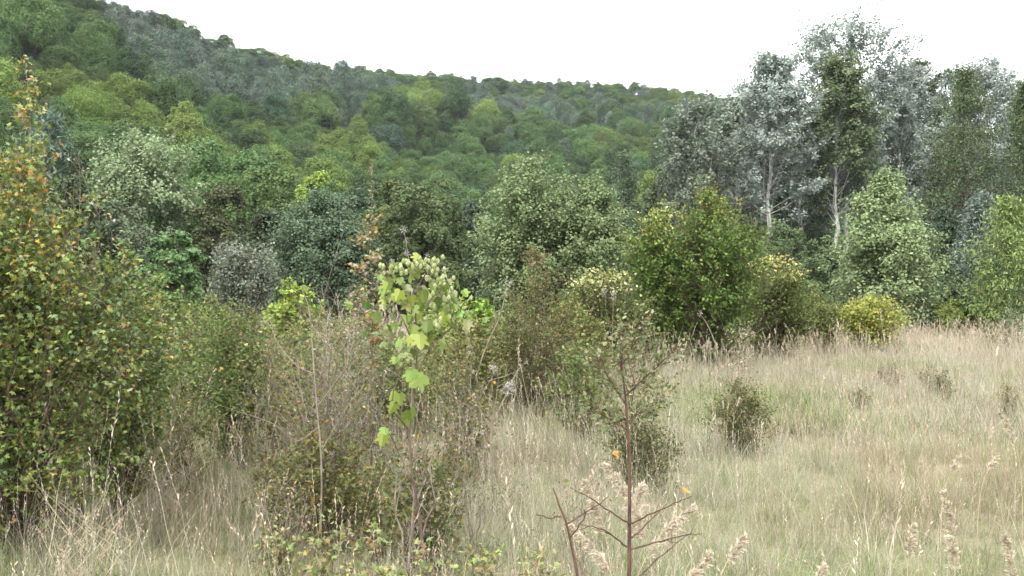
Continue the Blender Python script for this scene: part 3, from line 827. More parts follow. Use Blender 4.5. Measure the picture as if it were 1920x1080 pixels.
pl = []
for i in range(4):
    st, fl = plume_geo(640 + i, 1.0 + .09 * i, .05 + .04 * i, .17, .010, (.44, .38, .29))
    pl.append(Geo().join(st, 0).join(fl, 1).mesh('reed', [M_STRAW, M_GRASS]))
rr_ = np.random.default_rng(77)
pts = []
for (u0, u1, d0, d1, m) in ((1200, 1520, 16, 22.5, 150), (900, 1120, 13.5, 20, 60), (1500, 1920, 26, 40, 420), (1560, 1940, 42, 58, 620), (1480, 1640, 24, 36, 150), (600, 900, 12, 22, 70), (320, 520, 9.5, 16, 40), (1430, 1900, 18, 27, 70), (1300, 1940, 8, 18, 40)):
    d = rr_.uniform(d0, d1, m); u = rr_.uniform(u0, u1, m); pts.append(np.stack([(u - CX) / F * d, d], 1))
pts = np.concatenate(pts); ur = CX + F * pts[:, 0] / pts[:, 1]
pts = pts[~((ur > 1540) & (ur < 1730) & (pts[:, 1] < 29.2) & (pts[:, 1] > 20))]; m = len(pts)
s = rr_.uniform(.5, .95, m) * np.where(pts[:, 1] > 40, .82, .92); th = 1 + .6 * (pts[:, 1] > 25) + .3 * (pts[:, 1] > 15)
scatter('reed_grass', pl, np.stack([pts[:, 0], pts[:, 1], height(pts[:, 0], pts[:, 1])], 1), np.stack([np.zeros(m), np.zeros(m), rr_.uniform(0, 6.28, m)], 1), np.stack([s * th * .9, s * th * .9, s], 1),
        np.exp(rr_.normal(0, .12, (m, 1))) * np.ones((m, 3)), rr_.integers(0, 4, m), 'stands of tall pale reed grass in front of the hawthorns and along the far meadow edge', 'reed grass')


# ------------------------------------------------------------------ shrubs of the meadow
def shrub(name, label, px, d, ytop, wpx, wood_mat=M_TWIG, leafmat=M_LEAF, cat='shrub', group=None, seed=1, **k):
    H = Zp(ytop, d); R = wpx / 2 / F * d
    sp = k.pop('spikes', 0)
    wd, fo = grow(seed, H, R, **k)
    if sp:      # thin upright leaders standing out of the crown
        kk = dict(k); kk.update(ns=sp, nb=16, nt=3, nl=5, prof=[(0, .2), (.7, .35), (.85, .22), (1, .05)], up=.95, t0=.55, topk=2.0, stem_r=k.get('stem_r', .01) * .4, clump=.3, rag=.6, stem_wob=.03)
        w2, f2 = grow(seed + 5000, H * 1.04, R, **kk); wd.join(w2); fo.join(f2)
    o = root(name, label, cat, at(px, d), group)
    link('branches', wd.mesh('branches', [wood_mat], True), o); link('foliage', fo.mesh('foliage', [leafmat]), o)
    return o


MG = [(.115, .165, .038), (.175, .205, .048), (.075, .125, .034), (.31, .21, .045), (.31, .26, .06), (.24, .13, .05), (.20, .23, .15)]
BOX = [(0, .7), (.2, .95), (.45, 1), (.7, .75), (.88, .4), (1, .12)]
# the big field maple on the left
shrub('field_maple', 'large field maple with yellowing leaves filling the left foreground', 25, 5.7, 320, 510, M_TWIG, M_GLOSS, seed=701,
      prof=[(0, .78), (.2, .95), (.5, .9), (.75, .62), (.92, .3), (1, .08)], ns=12, nb=32, nt=8, nl=11, ls=.034, patch=3, rag=.65, clump=.85, spikes=9, tm=MAPLE, cols=MG, w=(6, 6, 5, 2.2, 1.6, .6, 2), up=.55, curve=.3, tlen=.2, stem_r=.017, t0=.04,
      tipcols=(.9, [(.3, .17, .04), (.33, .23, .05), (.17, .18, .05)], .3))
shrub('field_maple', 'tall thin maple shoots with orange tips rising above the large field maple', 52, 5.9, 110, 170, M_GREYTWIG, M_GLOSS, seed=702,
      prof=[(0, .3), (.5, .8), (.7, .75), (.9, .35), (1, .1)], ns=5, nb=16, nt=5, nl=7, ls=.034, tm=MAPLE, cols=MG, w=(6, 5, 4, 1.5, 1, .8, 1.5), up=.8, curve=.3, tlen=.35, stem_r=.012, t0=.3, topk=.6,
      tipcols=(.88, [(.42, .22, .05), (.42, .3, .1), (.26, .15, .06), (.2, .2, .06)], .45))
shrub('field_maple', 'thinner maple bush with orange leaves right of the large one', 225, 6.6, 480, 260, M_TWIG, M_GLOSS, seed=703, spikes=6,
      prof=[(0, .4), (.3, .9), (.6, 1), (.85, .6), (1, .15)], ns=8, nb=24, nt=7, nl=8, ls=.033, patch=3, tm=MAPLE, cols=MG, w=(6, 5, 6, 4, 2, 2, 2), up=.6, tlen=.25, stem_r=.011, t0=.12)
shrub('dry_shoot', 'bare pale shoots pointing up out of the large field maple', 150, 6.2, 290, 170, M_GREYTWIG, M_GLOSS, seed=704,
      prof=[(0, .2), (.6, .6), (.9, 1), (1, .8)], ns=9, nb=7, nt=3, nl=3, ls=.035, tm=MAPLE, cols=[(.3, .2, .1), (.15, .13, .06), (.35, .3, .25)], up=.9, tlen=.2, stem_r=.008, t0=.5, lfrac=.5, topk=1.1, stem_wob=.02)
# scrub behind
HW = [(.09, .135, .038), (.13, .17, .048), (.066, .10, .031), (.17, .16, .045), (.22, .21, .1)]
kb = dict(up=.45, curve=.25, tlen=.25, stem_r=.012, t0=.04, rag=.55, clump=.7)
shrub('hawthorn', 'dark hawthorn shrub standing in grass right of the yellowing maples', 440, 9.0, 572, 190, seed=711, prof=[(0, .5), (.15, 1), (.4, .95), (.7, .7), (.9, .4), (1, .1)], ns=7, nb=28, nt=8, nl=8, ls=.034, tm=THORN,
      cols=HW, w=(5, 3, 5, 1, .6), **kb)
shrub('hawthorn', 'dense scrub bush behind the maples, below the robinia', 318, 11.5, 548, 260, seed=712, prof=BOX, ns=8, nb=26, nt=8, nl=8, ls=.045, tm=THORN, cols=HW, w=(4, 4, 3, 1.2, 1), **kb)
shrub('hawthorn', 'brownish-green scrub bush behind the dark hawthorn', 470, 12.5, 585, 170, seed=713, prof=BOX, ns=6, nb=22, nt=7, nl=7, ls=.045, tm=THORN, cols=[(.10, .11, .035), (.14, .12, .05), (.075, .09, .03)], **kb)
shrub('hop_bush', 'bright lime-green bush behind the twiggy thorn', 548, 16, 528, 120, seed=714, prof=BOX, ns=6, nb=24, nt=8, nl=7, ls=.075, tm=HOP, cols=[(.19, .25, .045), (.25, .30, .075), (.14, .195, .04)], **kb)
shrub('hop_bush', 'fresh green bush right of the hop cones', 900, 15.5, 566, 110, seed=715, prof=BOX, ns=6, nb=22, nt=8, nl=7, ls=.075, tm=HOP, cols=[(.20, .30, .055), (.26, .35, .08), (.14, .22, .05)], **kb)
shrub('hop_bush', 'yellow-green bush tucked behind the hop vine', 830, 15, 542, 150, seed=716, prof=BOX, ns=6, nb=24, nt=8, nl=7, ls=.07, tm=HOP, cols=[(.21, .27, .07), (.28, .32, .10), (.13, .18, .05)], **kb)
shrub('hawthorn', 'mixed bush behind the orange-tipped sapling', 672, 13.5, 548, 150, seed=717, prof=BOX, ns=6, nb=22, nt=7, nl=7, ls=.05, tm=THORN, cols=[(.13, .16, .05), (.19, .19, .06), (.22, .16, .07), (.27, .25, .2)], **kb)
shrub('hawthorn', 'dull scrub bush low behind the hop vine', 760, 11.5, 655, 190, seed=718, prof=BOX, ns=6, nb=22, nt=7, nl=7, ls=.04, tm=THORN, cols=HW, **kb)
for px, d, yt, wp, sd, ci, lb in ((700, 10.2, 628, 210, 819, 0, 'scrub thorn directly behind the hop vine'), (880, 12.6, 618, 190, 820, 1, 'low olive scrub right of the hop vine, behind the dead stalks'), (968, 14, 566, 120, 821, 0, 'green thorn bush left of the reddish-brown hawthorn'),
                                  (1072, 15, 565, 150, 822, 1, 'olive thorn bush between reddish-brown and hop-draped hawthorns'), (560, 10.8, 625, 170, 823, 1, 'olive scrub bush behind the brown dead stalk'), (395, 13.5, 560, 170, 824, 0, 'green scrub rising between the robinia and the dark hawthorn'), (270, 8.6, 650, 130, 825, 0, 'dark leafy thorn squeezed between the maples and the dark hawthorn')):
    shrub('hawthorn', lb, px, d, yt, wp, seed=sd, prof=BOX, ns=8, nb=24, nt=8, nl=8, ls=.0034 * d, tm=THORN, cols=[HW, [(.125, .155, .046), (.17, .18, .058), (.095, .125, .038), (.2, .16, .065)]][ci], spikes=3, **kb)
# twiggy thorn of the foreground centre
TW = [(.15, .13, .05), (.12, .13, .042), (.19, .14, .055), (.085, .11, .034), (.28, .17, .04), (.22, .21, .15)]
shrub('thorn_bush', 'twiggy half-bare thorn bush with rusty small leaves in the centre left', 612, 6.3, 585, 225, M_GREYTWIG, seed=721, prof=[(0, .6), (.2, .8), (.5, .85), (.8, 1), (1, .5)], ns=10, nb=17, nt=6, nl=5, ls=.024, tm=THORN,
      cols=TW, w=(4, 4, 3, 4, 1, 1.2), up=.75, curve=.1, tlen=.36, stem_r=.015, t0=.04, lfrac=.75, rag=.6, clump=.75, stem_wob=.05, topk=.95)
shrub('thorn_bush', 'low leafy skirt of thorn shoots at the foot of the twiggy bush', 612, 6.0, 800, 230, M_TWIG, seed=722, prof=BOX, ns=7, nb=16, nt=6, nl=6, ls=.03, tm=MAPLE, cols=[(.12, .125, .04), (.085, .105, .035), (.36, .2, .04), (.2, .14, .06)], w=(4, 5, .35, 1),
      up=.5, tlen=.3, stem_r=.007, t0=.05)
shrub('dry_weed', 'grey seeding weed stems among the twiggy thorn bush', 650, 6.8, 560, 200, M_GREYTWIG, seed=723, prof=[(0, .2), (.6, .8), (1, .9)], ns=8, nb=9, nt=5, nl=4, ls=.02, tm=OVAL, cols=[(.24, .22, .20), (.18, .16, .14), (.30, .285, .27)], up=.8, tlen=.22, stem_r=.006, t0=.5,
      cat='weed', topk=1., lfrac=.55)
shrub('sallow_bush', 'grey-leaved sallow bush with upright twigs beside the robinia', 456, 30, 470, 130, seed=472, prof=[(0, .6), (.4, 1), (.8, .9), (1, .5)], ns=11, nb=26, nt=9, nl=9, ls=.095, tm=OVAL,
      cols=[(.16, .18, .135), (.21, .235, .18), (.11, .135, .09)], up=.9, tlen=.2, stem_r=.011, t0=.06)
# orange-tipped sapling
H = Zp(405, 6.9)
wd, fo = grow(731, H, .15, [(0, .1), (.5, .25), (.66, .7), (.85, 1), (1, .45)], 1, 24, 5, 7, .034, MAPLE, [(.26, .14, .04), (.30, .2, .05), (.17, .15, .055), (.27, .25, .19), (.14, .15, .05)], (3, 3, 4, 4, 3), up=.6, tlen=.5, stem_r=.009, t0=.5, stem_wob=.06)
o = root('maple_sapling', 'slender maple sapling with a tuft of orange leaves and a thin bare leader', 'sapling', at(697, 6.9))
zt = Zp(300, 6.9); q = np.linspace(H - .06, zt, 7); st = np.stack([np.sin(q * 9) * .004, np.cos(q * 7) * .004, q], 1); tubes(st, np.linspace(.0034, .0016, 7)[None], 5, g=wd)
r_ = np.random.default_rng(7); nn = 46; zz = r_.uniform(H, zt, nn); zz[:14] = r_.uniform(zt - .1, zt, 14)
leaves(fo, LANCE, np.stack([r_.normal(0, .008, nn), r_.normal(0, .008, nn), zz], 1), nrm(rv(r_, nn) + np.array([0, 0, .3])), rv(r_, nn), .026, palette(r_, nn, [(.3, .2, .12), (.36, .3, .25)]))
link('branches', wd.mesh('branches', [M_TWIG], True), o); link('foliage', fo.mesh('foliage', [M_GLOSS]), o)

# ------------------------------------------------------------------ the hop vine
D = 4.9
rh = np.random.default_rng(741)
o = root('hop_vine', 'hop vine with big bright leaves and pale cones climbing a thin stem', 'vine', at(775, D))


def hp(px, py, dy=0.):
    return np.array([X(px, D) - X(775, D), dy, Zp(py, D)])


stem = Geo()
path = np.array([hp(800, 1075), hp(786, 960, .02), hp(772, 880), hp(768, 800, -.02), hp(776, 730), hp(782, 650, .02), hp(778, 560), hp(782, 505), hp(760, 480)])
tubes(path, np.linspace(.008, .003, 9)[None], 6, g=stem)
for pp in ([(776, 640), (760, 590), (735, 560), (700, 570), (655, 600)], [(780, 540), (800, 500), (830, 500), (850, 540), (852, 570)], [(768, 800), (735, 760), (735, 720), (750, 680)],
           [(770, 880), (735, 820), (715, 770), (690, 700)], [(778, 700), (810, 640), (850, 600), (870, 560)], [(770, 860), (800, 830), (812, 800)]):
    Q = np.array([hp(a, b, rh.normal(0, .05)) for a, b in pp]); tubes(Q, np.linspace(.0045, .002, len(pp))[None], 5, g=stem)
link('stem', stem.mesh('stem', [M_TWIG], True), o)
lf = Geo()
BL = [(775, 690, .125), (798, 700, .12), (756, 702, .11), (735, 735, .09), (748, 738, .10), (772, 765, .105), (760, 778, .09), (722, 798, .095), (718, 815, .08), (742, 755, .09), (790, 625, .095), (770, 628, .08), (752, 662, .085), (745, 668, .08), (805, 628, .08),
      (790, 560, .09), (770, 555, .09), (745, 548, .08), (757, 545, .1), (725, 520, .08), (740, 500, .085), (775, 500, .08), (788, 478, .07), (805, 600, .08), (762, 590, .09), (776, 610, .09), (820, 560, .09), (835, 590, .08), (720, 555, .07), (792, 545, .09), (760, 565, .085), (850, 570, .07), (810, 530, .08), (848, 600, .07), (778, 585, .085), (730, 530, .08)]
bp = np.array([hp(a, b, rh.normal(-.02, .05)) for a, b, c in BL]); bs_ = np.array([c for a, b, c in BL]); N = len(BL)
leaves(lf, HOP, bp + np.array([0, 0, .03]), nrm(np.array([0, -.35, -.9]) + rh.normal(0, .35, (N, 3))), nrm(np.array([0, -.8, .55]) + rh.normal(0, .4, (N, 3))), bs_ * rh.uniform(.65, 1.0, N),
       palette(rh, N, [(.18, .225, .04), (.225, .26, .05), (.13, .18, .035), (.25, .25, .06), (.085, .13, .035)], (4, 3, 4, .8, 1), .12))
n2 = 130
cz_ = np.array([(782, 520), (750, 545), (815, 540), (846, 575), (725, 510), (800, 600), (875, 590), (725, 590), (690, 575), (770, 640)])[rh.integers(0, 10, n2)] + rh.normal(0, 20, (n2, 2))
bp = np.array([hp(a, b, rh.normal(.03, .08)) for a, b in cz_])
leaves(lf, HOP, bp, nrm(np.array([0, -.3, -.6]) + rh.normal(0, .5, (n2, 3))), nrm(np.array([0, -.6, .7]) + rh.normal(0, .5, (n2, 3))), rh.uniform(.02, .065, n2), palette(rh, n2, [(.13, .19, .04), (.16, .22, .06), (.09, .14, .035), (.21, .23, .10)], None, .14))
link('foliage', lf.mesh('foliage', [M_GLOSS]), o)
cone = Geo()
cen = []
for (a, b, sx, sy, m) in ((790, 480, 16, 6, 26), (808, 492, 14, 8, 28), (832, 512, 9, 12, 30), (840, 535, 7, 12, 24), (745, 487, 10, 5, 14), (728, 492, 6, 5, 8), (848, 555, 6, 10, 12), (820, 550, 10, 14, 14), (815, 575, 12, 12, 10), (770, 476, 8, 4, 8), (745, 575, 8, 10, 6), (826, 590, 12, 10, 8)):
    for _ in range(int(m * .62)):
        cen.append(hp(rh.normal(a, sx * 1.2), rh.normal(b, sy * 1.2), rh.normal(-.04, .05)))
cen = np.array(cen)
for c in cen:       # overlapping papery bracts round a hanging spindle
    n3 = 22; t = (np.arange(n3) + .5) / n3; ph = np.arange(n3) * 2.4
    rad = .0105 * np.sin(np.clip(t * 1.02 + .08, 0, 1) * PI) ** .6
    L_ = rh.uniform(.026, .036)
    pos = c + np.stack([np.cos(ph) * rad * .5, np.sin(ph) * rad * .5, -t * L_ * .7], 1)
    yd = np.stack([np.cos(ph) * .55, np.sin(ph) * .55, -np.ones(n3)], 1); no = np.stack([np.cos(ph), np.sin(ph), np.full(n3, .4)], 1)
    leaves(cone, OVAL, pos, yd, no, .017, palette(rh, n3, [(.30, .33, .15), (.36, .375, .20), (.24, .28, .11)], None, .08))
link('cone_cluster', cone.mesh('cone_cluster', [M_LEAF]), o)
tag(o.children[-1], 'hanging clusters of pale yellow-green hop cones')

# host shrub under the vine
shrub('thorn_bush', 'dark leafy sprouts crowding the foot of the hop vine', 790, 5.3, 800, 170, M_TWIG, seed=751, prof=BOX, ns=8, nb=16, nt=6, nl=6, ls=.03, tm=THORN, rag=.65, clump=.8, lfrac=.75, cols=[(.10, .125, .042), (.14, .14, .05), (.15, .105, .055), (.08, .11, .036), (.28, .18, .04)], w=(4, 4, 1.6, 3, .3), up=.6, tlen=.3, stem_r=.009, t0=.05)
shrub('thorn_bush', 'leafless crooked branches of a small shrub holding up the hop vine', 772, 5.05, 690, 150, M_GREYTWIG, seed=752, prof=[(0, .2), (.4, .6), (.8, 1), (1, .9)], ns=5, nb=9, nt=4, nl=3, ls=.025, tm=THORN, cols=TW, up=.75, tlen=.3, stem_r=.011, t0=.25, lfrac=.35, stem_wob=.09, topk=1.)

# shrubs in the middle of the meadow
RD = [(.105, .12, .038), (.145, .125, .045), (.08, .105, .034), (.19, .115, .055), (.06, .085, .03)]
shrub('hawthorn', 'reddish-brown thin hawthorn standing right of the centre', 1012, 12.5, 480, 190, seed=761, prof=[(0, .5), (.15, .95), (.5, .9), (.8, .6), (1, .15)], ns=6, nb=26, nt=8, nl=8, ls=.036, tm=THORN, cols=RD, w=(5, 3, 4, 1, 4), up=.45, tlen=.28, stem_r=.018, t0=.06,
      tipcols=(.9, [(.22, .10, .05), (.16, .11, .045)], .5))
shrub('hawthorn', 'olive hawthorn draped with pale hop tops beside the big dark one', 1128, 20, 512, 190, seed=762, prof=BOX, ns=8, nb=26, nt=9, nl=8, ls=.075, tm=THORN, cols=[(.07, .09, .028), (.10, .11, .035), (.05, .07, .024)], up=.4, tlen=.28, stem_r=.03, t0=.04,
      tipcols=(.86, [(.36, .36, .14), (.42, .41, .2), (.22, .25, .08)], .8))
BIGC = [(.08, .145, .03), (.11, .175, .038), (.06, .11, .028), (.14, .175, .042)]
shrub('hawthorn', 'biggest dark green hawthorn of the meadow, its top ragged', 1322, 23, 366, 270, seed=763, spikes=12, prof=[(0, .5), (.12, .9), (.35, 1), (.55, .86), (.75, .52), (.9, .24), (1, .05)], ns=13, nb=34, nt=11, nl=9, ls=.08, rag=.55, clump=.75, tm=THORN, cols=BIGC, w=(4, 4, 4, 2), up=.5, tlen=.2, stem_r=.045, t0=.03,
      tipcols=(.85, [(.18, .18, .045), (.15, .17, .04), (.22, .18, .06)], .4))
shrub('hawthorn', 'left shoulder bush joined to the biggest dark hawthorn', 1232, 22.5, 400, 130, seed=764, spikes=7, prof=[(0, .5), (.3, 1), (.7, .85), (.9, .5), (1, .2)], ns=7, nb=28, nt=9, nl=8, ls=.085, tm=THORN, cols=BIGC, up=.55, tlen=.28, stem_r=.035, t0=.04,
      tipcols=(.82, [(.33, .34, .10), (.2, .2, .06), (.4, .39, .16)], .55))
shrub('hawthorn', 'hawthorn with yellow hop flowers on its top', 1452, 26, 488, 140, seed=765, prof=[(0, .55), (.2, 1), (.6, .9), (.85, .55), (1, .25)], ns=8, nb=28, nt=9, nl=8, ls=.085, tm=THORN, cols=[(.085, .115, .03), (.11, .135, .036), (.06, .085, .024)], up=.45, tlen=.28, stem_r=.04, t0=.03,
      tipcols=(.85, [(.40, .36, .12), (.45, .42, .18), (.3, .29, .08)], .75))
shrub('hawthorn', 'low greenish hawthorn trailing off right of the yellow-topped one', 1530, 30, 548, 90, seed=766, prof=BOX, ns=6, nb=24, nt=8, nl=7, ls=.09, tm=THORN, cols=[(.10, .125, .035), (.14, .16, .05)], up=.4, tlen=.3, stem_r=.03, t0=.03)
shrub('dogwood', 'rounded yellow-leaved bush alone in the straw grass', 1637, 29.5, 566, 138, seed=767, spikes=5, prof=[(0, .6), (.2, .95), (.45, 1), (.75, .75), (.9, .45), (1, .12)], ns=10, topk=1.0, nb=24, nt=8, nl=8, ls=.085, tm=OVAL, cols=[(.25, .285, .06), (.33, .335, .085), (.18, .225, .05), (.33, .25, .08)], w=(4, 4, 3, .6), up=.6, tlen=.3, stem_r=.02, t0=.04, rag=.6, clump=.75)
shrub('thorn_bush', 'low dark rounded thorn bush in the middle of the right grass', 1390, 9.9, 712, 140, seed=768, prof=[(0, .6), (.25, 1), (.6, .95), (.85, .6), (1, .2)], ns=8, nb=20, nt=7, nl=7, ls=.026, tm=THORN, rag=.65, clump=.8, cols=[(.105, .12, .04), (.07, .095, .034), (.15, .125, .055), (.2, .16, .08)], w=(4, 4, 2, .7), up=.45, tlen=.3, stem_r=.007, t0=.04)
shrub('dry_weed', 'dead upright stalks rising behind the low rounded thorn bush', 1385, 11.2, 612, 110, M_GREYTWIG, seed=769, prof=[(0, .3), (.5, .7), (1, .9)], ns=9, nb=8, nt=4, nl=4, ls=.03, tm=OVAL, cols=[(.22, .17, .10), (.3, .25, .18), (.12, .12, .05)], up=.8, tlen=.3, stem_r=.005, t0=.35, cat='weed', topk=1., lfrac=.7)
shrub('thorn_bush', 'airy green thorn sapling behind the bare red stem', 1185, 8.2, 575, 190, M_TWIG, seed=770, rag=.6, clump=.8, prof=[(0, .45), (.2, .75), (.5, 1), (.8, .9), (1, .35)], ns=5, nb=20, nt=7, nl=7, ls=.03, tm=THORN, cols=[(.10, .12, .04), (.075, .10, .034), (.14, .13, .05), (.17, .17, .09)], up=.65, tlen=.3, stem_r=.011, t0=.06, lfrac=.85)
shrub('thorn_bush', 'dark clump of stalks at the base of the airy thorn sapling', 1215, 7.9, 790, 130, M_TWIG, seed=771, prof=BOX, ns=6, nb=14, nt=6, nl=6, ls=.028, tm=THORN, cols=[(.07, .085, .03), (.10, .105, .04)], up=.5, tlen=.3, stem_r=.007, t0=.04)
for px, d, yt, wp, sd, cl, lb in ((1745, 16, 686, 60, 781, 0, 'small dull weed clump in the straw on the right'), (1770, 15, 700, 40, 782, 1, 'tiny dark sprig beside the dull weed clump'), (1610, 14, 728, 50, 783, 0, 'greyish weed clump below the yellow bush'),
                                  (1668, 17, 684, 60, 784, 2, 'low purple-brown weed patch in the right meadow'), (1890, 13, 715, 50, 785, 0, 'dull clump of weeds at the right edge'), (1855, 33, 600, 55, 786, 1, 'small dark bush at the far right of the meadow'),
                                  (1895, 30, 575, 60, 787, 3, 'spindly grey-leaved young tree at the right edge of the meadow')):
    shrub('weed_clump' if d < 28 else 'young_tree' if cl == 3 else 'thorn_bush', lb, px, d, yt, wp, M_TWIG, cat='weed' if d < 28 else 'shrub', seed=sd, prof=BOX, lfrac=.65, rag=.65, ns=6, nb=10, nt=5, nl=6, ls=.03 * max(1, d / 16), tm=OVAL,
          cols=[[(.16, .165, .07), (.22, .19, .11)], [(.09, .11, .045), (.12, .14, .06)], [(.2, .15, .12), (.15, .13, .09)], [(.17, .19, .13), (.12, .15, .09)]][cl], up=.6, tlen=.3, stem_r=.006 * max(1, d / 16), t0=.08)

for px, d, yt, wp, sd, lb in ((885, 5.9, 735, 150, 772, 'thin brown dead stems right of the hop vine, fine as wire'), (955, 6.6, 800, 150, 773, 'sparse dead weed stems under the white-fluffed stalk'), (1085, 5.2, 860, 130, 774, 'brown weed stems behind the forked bare stick'),
                              (300, 6.0, 840, 150, 775, 'dry pale stems at the right foot of the large field maple'), (160, 4.9, 985, 200, 776, 'tangle of bent straw-coloured stems at the bottom left corner'), (540, 5.4, 890, 110, 777, 'thin dead stems left of the twiggy thorn foot')):
    shrub('dry_weed', lb, px, d, yt, wp, M_STRAW if sd == 776 else M_GREYTWIG, cat='weed', seed=sd, prof=[(0, .4), (.5, .9), (.8, 1), (1, .6)], ns=9, nb=6, nt=3, nl=3, ls=.02, tm=OVAL, cols=[(.2, .15, .09), (.28, .23, .16), (.12, .12, .05)], up=.7, tlen=.3, stem_r=.0042, t0=.3, topk=1.1, lfrac=.6, stem_wob=.1)
# low herbs and seedlings in the front
SEED = [(.17, .20, .065), (.13, .17, .055), (.24, .25, .10), (.3, .26, .10), (.20, .14, .07)]
for px, d, yt, wp, sd, lb in ((532, 6.4, 842, 150, 826, 'rusty green thorn sprouts left of the twiggy bush foot'), (705, 5.8, 862, 120, 827, 'rusty green thorn sprouts between the twiggy bush and hop vine'), (345, 7.4, 760, 120, 828, 'thin thorn shoots in the gap right of the big maple'), (850, 6.6, 830, 120, 829, 'thin thorn shoots right of the hop vine, mixed with dead stems')):
    shrub('thorn_bush', lb, px, d, yt, wp, M_TWIG, seed=sd, prof=BOX, ns=7, nb=13, nt=5, nl=6, ls=.026, tm=THORN, lfrac=.65, cols=TW, w=(3, 6, 2, 6, .5, .8), up=.6, tlen=.32, stem_r=.007, t0=.05, rag=.6, clump=.7)
for px, d, yt, wp, sd, gl, lb in ((505, 7.2, 640, 190, 841, 0, 'loose twiggy thorn filling in left of the half-bare thorn bush'), (700, 7.4, 610, 190, 842, 1, 'loose greenish thorn just behind the hop vine stem'), (872, 8.4, 668, 190, 843, 0, 'loose twiggy thorn behind the wiry dead stems right of the hop vine'),
                                  (318, 7.8, 690, 170, 844, 1, 'loose greenish thorn in the gap beside the big maple'), (1088, 10.5, 655, 150, 845, 1, 'loose greenish thorn left of the airy thorn sapling'), (600, 8.6, 590, 180, 846, 1, 'green thorn seen through the half-bare thorn bush')):
    shrub('thorn_bush', lb, px, d, yt, wp, M_GREYTWIG, seed=sd, prof=[(0, .55), (.2, .85), (.5, 1), (.8, .85), (1, .3)], ns=7, nb=16, nt=6, nl=6, ls=.0042 * d, tm=THORN, cols=[TW, HW][gl], w=[(3, 6, 2, 6, .5, .8), (4, 5, 3, 1.5, .8)][gl], up=.65, tlen=.34, stem_r=.009, t0=.05,
          lfrac=.7, rag=.7, clump=.8, spikes=3, stem_wob=.08)
for px, d, yt, wp, sd, lb in ((690, 4.2, 985, 150, 791, 'pale green maple seedlings at the bottom edge below the hop vine'), (610, 4.6, 960, 110, 792, 'yellowing seedlings left of the pale green ones'), (900, 4.6, 985, 130, 793, 'mixed low sprouts right of the hop vine foot'),
                              (1010, 4.3, 1000, 110, 794, 'low sprouts before the forked bare stick'), (780, 4.0, 1010, 130, 795, 'brownish low leaves at the bottom centre'), (520, 5.2, 985, 90, 796, 'small herb patch in the bottom left grass')):
    shrub('maple_seedling', lb, px, d, yt, wp, M_TWIG, M_GLOSS, 'seedling', None, sd, prof=BOX, ns=6, nb=7, nt=3, nl=4, ls=.034, lfrac=.7, tm=MAPLE, cols=SEED, w=(4, 3, 2, 1, 2), up=.5, tlen=.35, stem_r=.004, t0=.25)


